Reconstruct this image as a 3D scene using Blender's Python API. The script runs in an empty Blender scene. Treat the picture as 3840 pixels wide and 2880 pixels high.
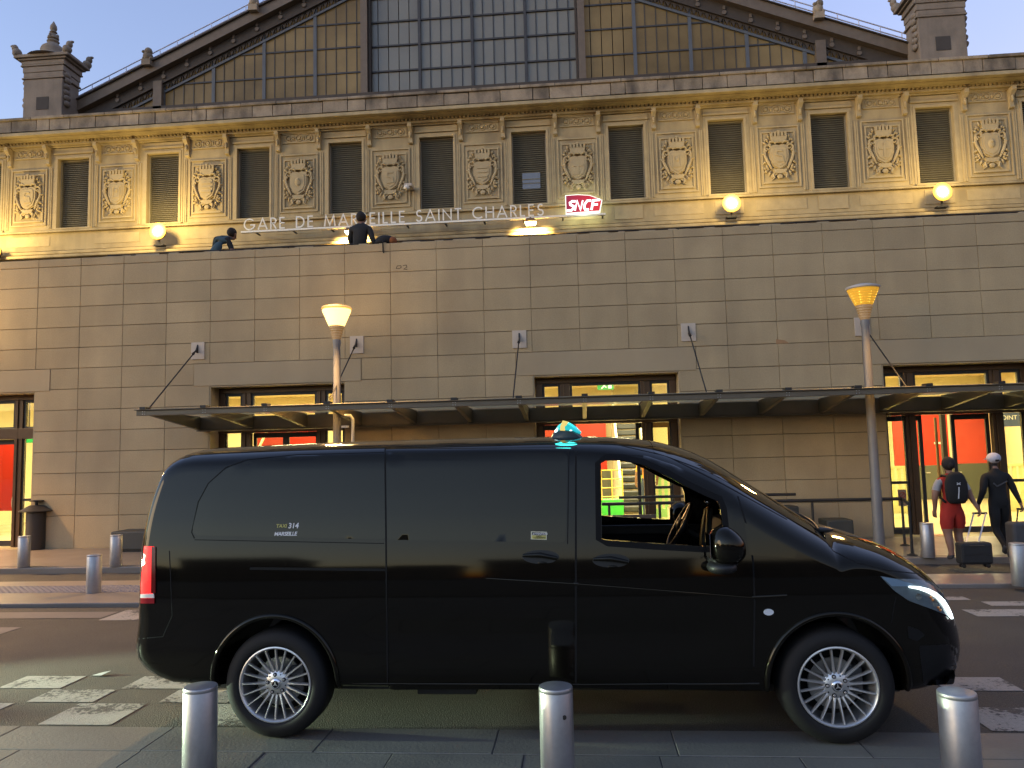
import bpy, bmesh, math, random
import numpy as np
from mathutils import Vector, Matrix, geometry
from mathutils.bvhtree import BVHTree
random.seed(7)
PI = math.pi
SC = bpy.context.scene
COL = SC.collection
# ---------------------------------------------------------------- camera
CAM_H, FOC, YAW, PITCH, ROLL = 1.765, 2885.0, .0863, .0890, .0239
def cam_rot():
    c, s = math.cos, math.sin
    Rz = np.array([[c(YAW), -s(YAW), 0], [s(YAW), c(YAW), 0], [0, 0, 1]])
    Rx = np.array([[1, 0, 0], [0, c(PITCH), -s(PITCH)], [0, s(PITCH), c(PITCH)]])
    Ry = np.array([[c(ROLL), 0, s(ROLL)], [0, 1, 0], [-s(ROLL), 0, c(ROLL)]])
    return Rz @ Rx @ Ry
CR = cam_rot()
cam = bpy.data.cameras.new('camera')
cam_ob = bpy.data.objects.new('camera', cam); COL.objects.link(cam_ob)
M = Matrix.Identity(4)
for i in range(3):
    M[i][0] = CR[i, 0]; M[i][1] = CR[i, 2]; M[i][2] = -CR[i, 1]
M.translation = (0, 0, CAM_H)
cam_ob.matrix_world = M
cam.sensor_fit = 'HORIZONTAL'; cam.sensor_width = 36; cam.lens = FOC / 3840 * 36
cam.clip_start = .1; cam.clip_end = 5000
SC.camera = cam_ob
# ---------------------------------------------------------------- sky, sun, exposure
SUN_EL, SUN_ROT = math.radians(-2.0), math.radians(240)
SKY_STR = 0.15
EXPO = 5.45
ES = .03         # strength of everything that glows, tuned to that exposure
world = bpy.data.worlds.new('World'); SC.world = world; world.use_nodes = True
wn = world.node_tree; bg = wn.nodes['Background']
sky = wn.nodes.new('ShaderNodeTexSky'); sky.sky_type = 'NISHITA'; sky.sun_disc = False
sky.sun_elevation = SUN_EL; sky.sun_rotation = SUN_ROT
sky.air_density = 1.0; sky.dust_density = 1.0; sky.ozone_density = 1.65
wn.links.new(sky.outputs[0], bg.inputs[0]); bg.inputs[1].default_value = SKY_STR
sl = bpy.data.lights.new('dusk_sun', 'SUN'); sl.energy = .030; sl.angle = math.radians(30); sl.color = (1, .74, .42)
so = bpy.data.objects.new('dusk_sun', sl); COL.objects.link(so)
so.rotation_euler = Vector((-math.sin(SUN_ROT), -math.cos(SUN_ROT), -.10)).to_track_quat('-Z', 'Y').to_euler()
vs = SC.view_settings
vs.view_transform = 'Standard'; vs.look = 'None'; vs.gamma = 1; vs.exposure = EXPO; vs.use_curve_mapping = False
SC.cycles.use_denoising = True
SC.cycles.max_bounces = 7; SC.cycles.diffuse_bounces = 3; SC.cycles.glossy_bounces = 4
SC.cycles.transmission_bounces = 6; SC.cycles.transparent_max_bounces = 12
SC.cycles.sample_clamp_indirect = 4; SC.cycles.caustics_reflective = False; SC.cycles.caustics_refractive = False

# surveying: the photograph (2212 px wide reading) -> real positions on a plane or on the ground
PXS = 3840 / 2212
def ray(x, y):
    return CR @ np.array([(x * PXS - 1920) / FOC, 1, -(y * PXS - 1440) / FOC])
def U(x, y, Y):
    w = ray(x, y); w = w * Y / w[1]
    return float(w[0]), float(w[2] + CAM_H)
def G(x, y, z=0):
    w = ray(x, y); w = w * (z - CAM_H) / w[2]
    return float(w[0]), float(w[1])

# ---------------------------------------------------------------- materials
MAT = {}
def lin(c):
    return tuple(v / 12.92 if v <= .04045 else ((v + .055) / 1.055) ** 2.4 for v in c)
def pm(name, base, rough=.6, metal=0, var=.12, scale=3.0, fine=0, fscale=60, bump=0, bscale=40, rnd=0,
       spec=.5, coat=0, emit=None, estr=0, streak=0, trans=0, alpha=1, stain=None, stain_scale=.8, stain_amt=.5, rvar=0, ior=1.45, stint=None):
    if name in MAT: return MAT[name]
    m = bpy.data.materials.new(name); m.use_nodes = True
    nt = m.node_tree; N = nt.nodes; L = nt.links
    b = N['Principled BSDF']
    b.inputs['Roughness'].default_value = rough; b.inputs['Metallic'].default_value = metal
    b.inputs['Specular IOR Level'].default_value = spec; b.inputs['Coat Weight'].default_value = coat
    b.inputs['Coat Roughness'].default_value = .03
    b.inputs['Transmission Weight'].default_value = trans; b.inputs['Alpha'].default_value = alpha
    b.inputs['IOR'].default_value = ior
    if stint: b.inputs['Specular Tint'].default_value = (*stint, 1)
    geo = N.new('ShaderNodeNewGeometry')
    def noise(sc, detail=4, stretch=None):
        t = N.new('ShaderNodeTexNoise'); t.inputs['Scale'].default_value = sc; t.inputs['Detail'].default_value = detail
        if stretch:
            mp = N.new('ShaderNodeMapping'); mp.inputs['Scale'].default_value = stretch
            L.new(geo.outputs['Position'], mp.inputs['Vector']); L.new(mp.outputs[0], t.inputs['Vector'])
        else: L.new(geo.outputs['Position'], t.inputs['Vector'])
        return t.outputs['Fac']
    def math_(op, a, b_=None):
        n = N.new('ShaderNodeMath'); n.operation = op
        for i, v in ((0, a), (1, b_)):
            if v is None: continue
            if isinstance(v, (int, float)): n.inputs[i].default_value = v
            else: L.new(v, n.inputs[i])
        return n.outputs[0]
    fac = None
    def addf(sock, amt, centre=.5):
        nonlocal fac
        t = math_('MULTIPLY', math_('SUBTRACT', sock, centre), amt)
        fac = t if fac is None else math_('ADD', fac, t)
    if var: addf(noise(scale, 5), var * 3)
    if fine: addf(noise(fscale, 2), fine * 3)
    if streak: addf(noise(1.0, 4, (3.0, 3.0, .25)), streak * 3)
    if rnd:
        oi = N.new('ShaderNodeObjectInfo'); addf(oi.outputs['Random'], rnd * 2)
    col = None
    if fac is not None:
        mul = math_('MAXIMUM', math_('ADD', fac, 1.0), .05)
        vm = N.new('ShaderNodeVectorMath'); vm.operation = 'SCALE'; vm.inputs[0].default_value = base
        L.new(mul, vm.inputs['Scale']); col = vm.outputs[0]
    if stain is not None:
        mx = N.new('ShaderNodeMix'); mx.data_type = 'RGBA'
        mr = N.new('ShaderNodeMapRange'); mr.inputs[1].default_value = .48; mr.inputs[2].default_value = .7
        L.new(noise(stain_scale, 6, (1, 1, .6)), mr.inputs[0])
        L.new(math_('MULTIPLY', mr.outputs[0], stain_amt), mx.inputs[0])
        if col: L.new(col, mx.inputs[6])
        else: mx.inputs[6].default_value = (*base, 1)
        mx.inputs[7].default_value = (*stain, 1); col = mx.outputs[2]
    if col: L.new(col, b.inputs['Base Color'])
    else: b.inputs['Base Color'].default_value = (*base, 1)
    if rvar:
        L.new(math_('ADD', math_('MULTIPLY', math_('SUBTRACT', noise(scale * 1.7, 4), .5), rvar * 2), rough), b.inputs['Roughness'])
    if bump:
        bp = N.new('ShaderNodeBump'); bp.inputs['Strength'].default_value = bump; bp.inputs['Distance'].default_value = .01
        L.new(noise(bscale, 3), bp.inputs['Height']); L.new(bp.outputs[0], b.inputs['Normal'])
    if emit:
        b.inputs['Emission Color'].default_value = (*emit, 1); b.inputs['Emission Strength'].default_value = estr * ES
    MAT[name] = m
    return m

M_panel = pm('limestone_panel', (.39, .295, .165), .82, var=.11, scale=1.3, fine=.13, fscale=48, bump=.3, bscale=90, rnd=.075, streak=.09, stain=(.25, .185, .11), stain_scale=1.1, stain_amt=.4)
M_joint = pm('joint_mortar', (.13, .10, .066), .9)
M_lintel = pm('limestone_lintel', (.37, .285, .17), .8, var=.09, scale=1.2, fine=.04, fscale=70, streak=.05)
M_plate = pm('pale_anchor_stone', (.50, .42, .33), .7, var=.08, scale=8)
M_old = pm('weathered_stone', (.43, .335, .18), .85, var=.14, scale=1.0, fine=.07, fscale=22, bump=.3, bscale=25, streak=.18, stain=(.15, .11, .065), stain_scale=.8, stain_amt=.65)
M_carv = pm('carved_stone', (.45, .35, .19), .85, var=.14, scale=3, fine=.08, fscale=30, bump=.3, bscale=30, streak=.06)
M_block = pm('parapet_stone', (.31, .245, .165), .88, var=.3, scale=1.6, fine=.14, fscale=18, bump=.5, bscale=20, rnd=.2, streak=.2, stain=(.07, .058, .045), stain_scale=1.5, stain_amt=.8)
M_shut = pm('louvre_paint', (.15, .13, .08), .55, var=.15, scale=4, streak=.1)
M_iron = pm('brown_iron', (.15, .115, .08), .6, var=.18, scale=4)
M_irond = pm('dark_iron', (.062, .048, .035), .7, var=.2, scale=6)
M_bar = pm('glazing_bar', (.05, .05, .05), .6, var=.2, scale=5)
M_gy = pm('amber_pane', (.15, .112, .05), .42, var=.75, scale=.42, fine=.05, fscale=9, rnd=.10, spec=.3, emit=(.62, .36, .1), estr=.045)  # large noise paints blotchy shadows of the roof structure into the panes
M_gb = pm('grey_pane', (.19, .185, .15), .3, var=.12, scale=.5, fine=.03, fscale=12, rnd=.08, spec=.5)
M_rail = pm('galvanised_rail', (.6, .6, .66), .5, metal=.4)
M_bronze = pm('bronze_frame', (.085, .05, .026), .38, metal=.5, var=.15, scale=5)
M_dark = pm('black_metal', (.02, .017, .014), .5, var=.2, scale=8)
M_canopy = pm('canopy_steel', (.125, .105, .075), .45, metal=.3, var=.15, scale=4)
M_steel = pm('brushed_steel', (.40, .39, .38), .42, metal=.75, var=.12, scale=5, fine=.06, fscale=40, rvar=.1, streak=.08, bump=.05, bscale=120, stain=(.22, .2, .18), stain_scale=4, stain_amt=.35)
M_post = pm('lamp_post_paint', (.20, .19, .18), .5, metal=.2, var=.1, scale=6)
M_asph = pm('asphalt', (.064, .057, .046), .75, var=.24, scale=.9, fine=.62, fscale=85, bump=1.0, bscale=95, spec=.4, stain=(.03, .028, .026), stain_scale=.9, stain_amt=.45, rvar=.1)
M_pave = pm('paving_stone', (.13, .122, .105), .62, var=.16, scale=1.6, fine=.08, fscale=50, bump=.25, bscale=60, rnd=.07, stain=(.075, .07, .06), stain_scale=1.3, stain_amt=.5, rvar=.12)
M_pave2 = pm('far_paving', (.23, .19, .15), .38, var=.13, scale=1.3, fine=.06, fscale=40, bump=.1, bscale=50, stain=(.14, .115, .09), stain_scale=1.0, stain_amt=.4, rvar=.12)
M_tact = pm('tactile_paving', (.13, .13, .16), .6, var=.15, scale=3)
def worn_paint():
    m = pm('worn_road_paint', (.29, .27, .235), .7, var=.16, scale=3, fine=.16, fscale=50, bump=.8, bscale=140)
    nt = m.node_tree; N = nt.nodes; L = nt.links; b = N['Principled BSDF']
    geo = [n for n in N if n.type == 'NEW_GEOMETRY'][0]
    t = N.new('ShaderNodeTexNoise'); t.inputs['Scale'].default_value = 26; t.inputs['Detail'].default_value = 6; t.inputs['Roughness'].default_value = .7
    t2 = N.new('ShaderNodeTexNoise'); t2.inputs['Scale'].default_value = 3; t2.inputs['Detail'].default_value = 4
    L.new(geo.outputs['Position'], t.inputs['Vector']); L.new(geo.outputs['Position'], t2.inputs['Vector'])
    ad = N.new('ShaderNodeMath'); ad.operation = 'ADD'; L.new(t.outputs['Fac'], ad.inputs[0]); L.new(t2.outputs['Fac'], ad.inputs[1])
    mr = N.new('ShaderNodeMapRange'); mr.inputs[1].default_value = .86; mr.inputs[2].default_value = .95
    L.new(ad.outputs[0], mr.inputs[0])
    mx = N.new('ShaderNodeMix'); mx.data_type = 'RGBA'; mx.inputs[6].default_value = (.055, .052, .048, 1)
    src = b.inputs['Base Color'].links[0].from_socket
    L.new(mr.outputs[0], mx.inputs[0]); L.new(src, mx.inputs[7]); L.new(mx.outputs[2], b.inputs['Base Color'])
    return m
M_paint = worn_paint()

# ---------------------------------------------------------------- mesh helpers
class MB:
    def __init__(s): s.v = []; s.f = []; s.mi = []; s.cur = 0; s.mats = []
    def mat(s, m):
        if m not in s.mats: s.mats.append(m)
        s.cur = s.mats.index(m); return s
    def add(s, vs, fs):
        o = len(s.v); s.v += [tuple(map(float, v)) for v in vs]
        for f in fs: s.f.append(tuple(i + o for i in f)); s.mi.append(s.cur)
        return s
    def box(s, x0, x1, y0, y1, z0, z1):
        return s.hexa([(x0, y0, z0), (x1, y0, z0), (x1, y1, z0), (x0, y1, z0), (x0, y0, z1), (x1, y0, z1), (x1, y1, z1), (x0, y1, z1)])
    def hexa(s, p):
        return s.add(p, [(0, 3, 2, 1), (4, 5, 6, 7), (0, 1, 5, 4), (1, 2, 6, 5), (2, 3, 7, 6), (3, 0, 4, 7)])
    def prism(s, poly, y0, y1, ax='y'):
        # poly in (x,z) counter-clockwise as seen from -y
        a = sum(poly[i][0] * poly[(i + 1) % len(poly)][1] - poly[(i + 1) % len(poly)][0] * poly[i][1] for i in range(len(poly)))
        if a < 0: poly = poly[::-1]
        n = len(poly)
        if ax == 'y': vs = [(x, y0, z) for x, z in poly] + [(x, y1, z) for x, z in poly]
        elif ax == 'x': vs = [(y1, x, z) for x, z in poly] + [(y0, x, z) for x, z in poly]; 
        else: vs = [(x, z, y1) for x, z in poly] + [(x, z, y0) for x, z in poly]
        fs = [tuple(range(n)), tuple(range(2 * n - 1, n - 1, -1))]
        for i in range(n): j = (i + 1) % n; fs.append((j, i, i + n, j + n))
        if ax == 'x': pass
        return s.add(vs, fs)
    def tube(s, pts, r, n=8, caps=True, closed=False):
        P = [Vector(p) for p in pts]; k = len(P); rs = r if isinstance(r, (list, tuple)) else [r] * k
        rings = []; up = None
        for i in range(k):
            a = P[i - 1] if (i > 0 or closed) else P[i]; b = P[(i + 1) % k] if (i < k - 1 or closed) else P[i]
            t = (b - a).normalized()
            if up is None: up = Vector((0, 0, 1)) if abs(t.z) < .9 else Vector((0, 1, 0))
            u = t.cross(up).normalized(); w = u.cross(t).normalized(); up = w
            rings.append([P[i] + (u * math.cos(2 * PI * j / n) + w * math.sin(2 * PI * j / n)) * rs[i] for j in range(n)])
        fs = []
        for i in range(k if closed else k - 1):
            i2 = (i + 1) % k
            for j in range(n): j2 = (j + 1) % n; fs.append((i * n + j, i2 * n + j, i2 * n + j2, i * n + j2))
        if caps and not closed: fs += [tuple(range(n)), tuple(range((k - 1) * n + n - 1, (k - 1) * n - 1, -1))]
        return s.add([v for rg in rings for v in rg], fs)
    def lathe(s, prof, n=24, c=(0, 0, 0), axis='z', a0=0, caps=True):
        vs = []; fs = []
        for r, h in prof:
            for j in range(n):
                a = 2 * PI * j / n + a0
                if axis == 'z': vs.append((c[0] + r * math.cos(a), c[1] + r * math.sin(a), c[2] + h))
                else: vs.append((c[0] + r * math.cos(a), c[1] + h, c[2] + r * math.sin(a)))
        k = len(prof)
        for i in range(k - 1):
            for j in range(n):
                j2 = (j + 1) % n
                q = (i * n + j, i * n + j2, (i + 1) * n + j2, (i + 1) * n + j)
                fs.append(q if axis == 'z' else q[::-1])
        if caps:
            q = tuple(range(n)); fs.append(q[::-1] if axis == 'z' else q)
            q = tuple(range((k - 1) * n, k * n)); fs.append(q if axis == 'z' else q[::-1])
        return s.add(vs, fs)
    def stroke(s, pts, w, y0, y1):
        # flat band of width w along a polyline in (x,z), from depth y0 to y1
        P = [np.array(p, float) for p in pts]; k = len(P); Lp = []; Rp = []
        closed = np.linalg.norm(P[0] - P[-1]) < 1e-6
        if closed: P = P[:-1]; k -= 1
        for i in range(k):
            a = P[i] - P[i - 1] if (i > 0 or closed) else P[1] - P[0]
            b = P[(i + 1) % k] - P[i] if (i < k - 1 or closed) else P[k - 1] - P[k - 2]
            a = a / np.linalg.norm(a); b = b / np.linalg.norm(b)
            na = np.array([-a[1], a[0]]); nb = np.array([-b[1], b[0]])
            m = na + nb; l = np.linalg.norm(m); m = m / l if l > 1e-6 else na
            sc = min(1 / max(m @ na, .35), 2.2)
            Lp.append(P[i] + m * sc * w / 2); Rp.append(P[i] - m * sc * w / 2)
        for i in range(k if closed else k - 1):
            j = (i + 1) % k
            q = [Rp[i], Rp[j], Lp[j], Lp[i]]
            s.hexa([(q[0][0], y0, q[0][1]), (q[1][0], y0, q[1][1]), (q[1][0], y1, q[1][1]), (q[0][0], y1, q[0][1]),
                    (q[3][0], y0, q[3][1]), (q[2][0], y0, q[2][1]), (q[2][0], y1, q[2][1]), (q[3][0], y1, q[3][1])])
        return s
    def ell(s, c, r, n=10, k=7):
        vs = [(c[0], c[1], c[2] - r[2])]; fs = []
        for i in range(1, k):
            a = -PI / 2 + PI * i / k
            for j in range(n):
                t = 2 * PI * j / n
                vs.append((c[0] + r[0] * math.cos(a) * math.cos(t), c[1] + r[1] * math.cos(a) * math.sin(t), c[2] + r[2] * math.sin(a)))
        vs.append((c[0], c[1], c[2] + r[2])); e = len(vs) - 1
        for j in range(n):
            j2 = (j + 1) % n
            fs.append((0, 1 + j2, 1 + j)); fs.append((e, 1 + (k - 2) * n + j, 1 + (k - 2) * n + j2))
            for i in range(k - 2): fs.append((1 + i * n + j, 1 + i * n + j2, 1 + (i + 1) * n + j2, 1 + (i + 1) * n + j))
        return s.add(vs, fs)
    def mesh(s, name, m=None, smooth=None):
        me = bpy.data.meshes.new(name); me.from_pydata(s.v, [], s.f)
        mats = s.mats if s.mats else [m]
        for q in mats: me.materials.append(q)
        if len(mats) > 1: me.polygons.foreach_set('material_index', s.mi)
        bm = bmesh.new(); bm.from_mesh(me); bmesh.ops.recalc_face_normals(bm, faces=bm.faces); bm.to_mesh(me); bm.free()
        if smooth:
            me.polygons.foreach_set('use_smooth', [True] * len(me.polygons)); me.set_sharp_from_angle(angle=math.radians(smooth))
        me.update(); return me
    def build(s, name, m=None, parent=None, smooth=None, local=False, loc=None, bevel=0):
        return obj(name, s.mesh(name, m, smooth), parent, local, loc, bevel)
def obj(name, me, parent=None, local=False, loc=None, bevel=0):
    o = bpy.data.objects.new(name, me); COL.objects.link(o)
    if parent is not None:
        o.parent = parent
        if not local: o.location = -wloc(parent)
    if loc is not None: o.location = loc
    if bevel:
        b = o.modifiers.new('bevel', 'BEVEL'); b.width = bevel; b.segments = 2; b.limit_method = 'ANGLE'; b.angle_limit = math.radians(40)
    return o
def wloc(o):
    v = Vector((0, 0, 0))
    while o is not None: v = v + Vector(o.location); o = o.parent
    return v
def tag(o, label=None, cat=None, group=None, kind=None):
    if label: o['label'] = label
    if cat: o['category'] = cat
    if group: o['group'] = group
    if kind: o['kind'] = kind
    return o
def thing(name, label, cat, loc=(0, 0, 0), rz=0, group=None):
    o = bpy.data.objects.new(name, None); COL.objects.link(o); o.location = loc; o.rotation_euler = (0, 0, rz)
    o.empty_display_size = .2
    return tag(o, label, cat, group)
def copy_tree(o, loc=None, rz=None, label=None, parent=None):
    c = o.copy(); COL.objects.link(c)
    if parent is not None: c.parent = parent
    if loc is not None: c.location = loc
    if rz is not None: c.rotation_euler = (0, 0, rz)
    if label: c['label'] = label
    for ch in list(o.children): copy_tree(ch, parent=c)
    return c
def lamp(name, kind, loc, energy, color, size=.1, parent=None, rot=None, **kw):
    l = bpy.data.lights.new(name, kind); l.energy = energy; l.color = color
    if kind in ('POINT', 'SPOT'): l.shadow_soft_size = size
    if kind == 'AREA': l.size = size
    for k, v in kw.items(): setattr(l, k, v)
    o = bpy.data.objects.new(name, l); COL.objects.link(o)
    if parent is not None: o.parent = parent; o.location = Vector(loc) - wloc(parent)
    else: o.location = loc
    if rot is not None: o.rotation_euler = rot
    return o
def text_mesh(name, body, size, m, extrude=.001, align='LEFT', bold=0, shear=0, space=1.0):
    c = bpy.data.curves.new(name, 'FONT'); c.body = body; c.size = size; c.extrude = extrude; c.align_x = align
    c.offset = bold; c.shear = shear; c.space_character = space; c.resolution_u = 4
    o = bpy.data.objects.new(name, c); COL.objects.link(o)
    dg = bpy.context.evaluated_depsgraph_get()
    me = bpy.data.meshes.new_from_object(o.evaluated_get(dg)); me.name = name
    bpy.data.objects.remove(o); me.materials.clear(); me.materials.append(m)
    me.transform(Matrix.Rotation(PI / 2, 4, 'X'))
    return me
# ================================================================ GROUND
def sheet(name, x0, x1, y0, y1, z, m, label=None):
    me = MB().add([(x0, y0, z), (x1, y0, z), (x1, y1, z), (x0, y1, z)], [(0, 1, 2, 3)]).mesh(name, m)
    return tag(obj(name, me), kind='structure')
sheet('road', -900, 900, -900, 900, 0, M_asph)
fs = tag(MB().box(-40, 40, 12.05, 14.6, -.05, .10).build('far_pavement', M_pave2), kind='structure')
tag(MB().box(-40, 40, 11.90, 12.047, -.05, .096).build('kerb', M_pave2, bevel=.015), kind='structure')
isl = MB().prism([(-30, 9.15), (-2.2, 9.15), (-1.6, 9.6), (-1.6, 10.4), (-2.2, 10.85), (-30, 10.85)], -.05, .05, ax='z').build('traffic_island', M_pave2, bevel=.012)
tag(isl, kind='structure')
isr = tag(MB().box(3.2, 40, 9.95, 10.72, -.05, .05).build('traffic_island', M_pave2, bevel=.012), kind='structure')
mb = MB()
for i in range(150):
    for j in range(6):
        x = -18 + i * .085; y = 9.92 + j * .085
        mb.lathe([(.022, 0), (.012, .008)], 6, (x, y, .054))
tp = tag(MB().box(-19, -5.0, 9.88, 10.42, .045, .054).build('tactile_strip', M_tact), kind='structure')
tag(mb.build('tactile_stud', M_tact, tp), kind='stuff')
mk = thing('road_marking', None, None); tag(mk, kind='structure')
def mark(poly, parent=mk):
    MB().add([(x, y, .004) for x, y in poly], [tuple(range(len(poly)))]).build('painted_square', M_paint, parent)
def rect(x0, x1, y0, y1): mark([(x0, y0), (x1, y0), (x1, y1), (x0, y1)])
for k in range(-3, 9):
    for r, (y0, y1) in enumerate(((5.10, 5.54), (5.57, 5.87), (5.90, 6.23))):
        x0 = -3.73 + 1.03 * k - (.0 if r != 1 else .44)
        if r == 2: x0 -= .93
        if -7 < x0 < -2.4 or 2.3 < x0 < 5.5: rect(x0, x0 + .52, y0, y1)
rect(-5.45, -4.3, 8.38, 8.95)
for x0, x1, y0, y1 in ((3.95, 4.75, 8.34, 8.68), (4.35, 5.3, 8.86, 9.1), (5.1, 6.0, 8.5, 8.75), (3.7, 4.3, 9.2, 9.4), (5.5, 6.4, 9.15, 9.4)): rect(x0, x1, y0, y1)
def worn_band(x0, x1, y0, y1):
    me = MB().add([(x0, y0, .004), (x1, y0, .004), (x1, y1, .004), (x0, y1, .004)], [(0, 1, 2, 3)]).mesh('pale_band', M_band); obj('pale_band', me, mk)
M_band = pm('pale_concrete_band', (.15, .13, .11), .7, var=.2, scale=2, fine=.1, fscale=60, bump=.3, bscale=60)
worn_band(-20, -5.5, 8.5, 8.85); worn_band(-20, -6.1, 7.7, 8.05); worn_band(-20, -6.9, 6.9, 7.3)
# near pavement: flush stone slabs, each one a piece
pv = tag(thing('pavement', None, None), kind='structure')
tag(MB().box(-8, 7.5, -.2, 5.055, -.03, .006).build('joint_sand', pm('joint_sand', (.055, .05, .042), .9, var=.2, scale=8), pv), kind='stuff')
def slabs(y0, y1, w, off, zt):
    me = MB().box(0, w - .005, 0, (y1 - y0) - .005, -.04, 0).mesh('paving_slab', M_pave)
    x = -7.5 + off; k = 0
    while x < 7.0:
        o = obj('paving_slab', me, pv, loc=(x, y0, zt + random.uniform(-.0015, .002)))
        b = o.modifiers.new('bevel', 'BEVEL'); b.width = .004; b.segments = 1
        x += w
slabs(4.655, 5.06, 1.08, .45, .010)
y = 4.65; r = 0
while y > .4:
    slabs(y - .9, y, .78, .31 * (r % 2) + .1, .010); y -= .9; r += 1
tag(MB().box(-900, 900, -900, .4, -.02, .006).build('ground', M_asph), kind='structure')

# ================================================================ LOWER STONE BUILDING (entrance hall)
WY = 14.46
TW, TH = .9085, .4169
def cx_(i): return -2.666 + TW * i
def rz_(j): return 5.3198 - TH * j
PTOP = 5.90
ZOP = rz_(5) - .03
OPEN = [(-12, -9), (-5, -2), (2, 5), (9, 12)]
annex = thing('entrance_building', 'low station entrance building clad in tan limestone panels behind the black van', 'building', (0, WY, .1))
GAP, GAPX = .0085, .005
pcache = {}
def panel(x0, x1, z0, z1, m=M_panel, name='stone_panel', proud=0):
    w, h = x1 - x0 - GAPX, z1 - z0 - GAP
    key = (round(w, 3), round(h, 3), m.name, proud)
    if key not in pcache:
        c = .006
        mb = MB(); mb.add([(0, .03, 0), (w, .03, 0), (w, .03, h), (0, .03, h), (0, c - proud, 0), (w, c - proud, 0), (w, c - proud, h), (0, c - proud, h),
                           (c, -proud, c), (w - c, -proud, c), (w - c, -proud, h - c), (c, -proud, h - c)],
                          [(0, 4, 7, 3), (1, 2, 6, 5), (0, 1, 5, 4), (3, 7, 6, 2), (4, 5, 9, 8), (5, 6, 10, 9), (6, 7, 11, 10), (7, 4, 8, 11), (8, 9, 10, 11)])
        pcache[key] = mb.mesh(name, m)
    o = obj(name, pcache[key], annex); o.location = Vector((x0 + GAPX / 2, WY + random.uniform(-.0012, .0012), z0 + GAP / 2)) - wloc(annex)
    return o
C0, C1 = -13, 15
def in_open(i):  # column i spans cx_(i)..cx_(i+1)
    return any(a <= i < b for a, b in OPEN)
for i in range(C0, C1):
    panel(cx_(i), cx_(i + 1), rz_(-1), PTOP)
    for j in range(-1, 13):
        z1, z0 = rz_(j), rz_(j + 1)
        if j == 11: z0 = .1
        if j == 12: continue
        x0, x1 = cx_(i), cx_(i + 1)
        if in_open(i) and j >= 4: continue
        if j == 4:   # beside the lintels
            if any(i + 1 == a for a, b in OPEN): x1 -= .35 * TW
            if any(i == b for a, b in OPEN): x0 += .35 * TW
        panel(x0, x1, z0, z1)
for a, b in OPEN:
    x0, x1 = max(cx_(a) - .35 * TW, cx_(C0) - .3), cx_(b) + .35 * TW
    panel(x0, x1, ZOP, rz_(4), M_lintel, 'lintel', .012)
core = MB()
core.box(-16, 13.5, WY + .025, WY + .50, ZOP, PTOP - .03)
xs = [-16] + [c for a, b in OPEN for c in (cx_(a), cx_(b))] + [13.5]
for k in range(0, len(xs) - 1, 2): core.box(xs[k], xs[k + 1], WY + .025, WY + .50, .1, ZOP)
core.build('wall_core', M_joint, annex)
cp = MB(); cp.box(-16, 13.5, WY + .032, WY + .56, PTOP - .03, PTOP - .004)
cp.build('coping', M_lintel, annex)
for a, b in OPEN:      # stone reveals of the openings
    for x, s in ((cx_(a), 1), (cx_(b), -1)):
        MB().box(min(x, x + s * .02), max(x, x + s * .02), WY + .01, WY + .49, .1, ZOP - .002).build('stone_reveal', M_lintel, annex)
    MB().box(cx_(a) + .021, cx_(b) - .021, WY + .01, WY + .49, ZOP - .022, ZOP - .002).build('stone_reveal', M_lintel, annex)
M_roofd = pm('roof_felt', (.07, .065, .06), .9)
MB().box(-16, 12, WY + .5, 28.5, 5.0, 5.1).build('terrace_roof', M_roofd, annex)
# a stained cladding chip and a graffito on the panels
def glass_mat(name, tint=(.95, .97, .93), refl=.09):
    m = bpy.data.materials.new(name); m.use_nodes = True; nt = m.node_tree; N = nt.nodes; L = nt.links
    N.remove(N['Principled BSDF']); out = N['Material Output']
    t = N.new('ShaderNodeBsdfTransparent'); t.inputs[0].default_value = (*tint, 1)
    g = N.new('ShaderNodeBsdfGlossy'); g.inputs['Roughness'].default_value = .02
    fr = N.new('ShaderNodeLayerWeight'); fr.inputs[0].default_value = .25
    mul = N.new('ShaderNodeMath'); mul.operation = 'MULTIPLY_ADD'; mul.inputs[1].default_value = .6; mul.inputs[2].default_value = refl * .5
    L.new(fr.outputs['Fresnel'], mul.inputs[0])
    mx = N.new('ShaderNodeMixShader'); L.new(mul.outputs[0], mx.inputs[0]); L.new(t.outputs[0], mx.inputs[1]); L.new(g.outputs[0], mx.inputs[2])
    L.new(mx.outputs[0], out.inputs[0]); MAT[name] = m; return m
M_glass = glass_mat('clear_glass')
M_cglass = glass_mat('canopy_glass', (.80, .80, .70), .14)
nt = M_cglass.node_tree; out = nt.nodes['Material Output']; prev = out.inputs[0].links[0].from_socket
tr = nt.nodes.new('ShaderNodeBsdfTranslucent'); tr.inputs[0].default_value = (.62, .58, .44, 1); mxx = nt.nodes.new('ShaderNodeMixShader'); mxx.inputs[0].default_value = .6
nt.links.new(prev, mxx.inputs[1]); nt.links.new(tr.outputs[0], mxx.inputs[2]); nt.links.new(mxx.outputs[0], out.inputs[0])
gf = MB()
for q in ([(0, 0), (.02, .05), (.09, .05), (.1, .02), (.06, -.01), (0, 0)], [(.13, .05), (.2, .06), (.21, .02), (.15, -.02), (.22, -.03)]):
    gx, gz = U(856, 580, WY)
    gf.stroke([(gx + x, gz + z) for x, z in q], .012, WY - .004, WY - .002)
gf.build('graffito', M_irond, annex)
gx, gz = U(1686, 739, WY)
MB().prism([(gx - .08, gz - .03), (gx + .16, gz - .03), (gx + .08, gz + .03), (gx - .08, gz + .06)], WY - .004, WY + .002).build('chipped_corner', pm('bare_render', (.36, .21, .1), .9), annex)
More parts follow.
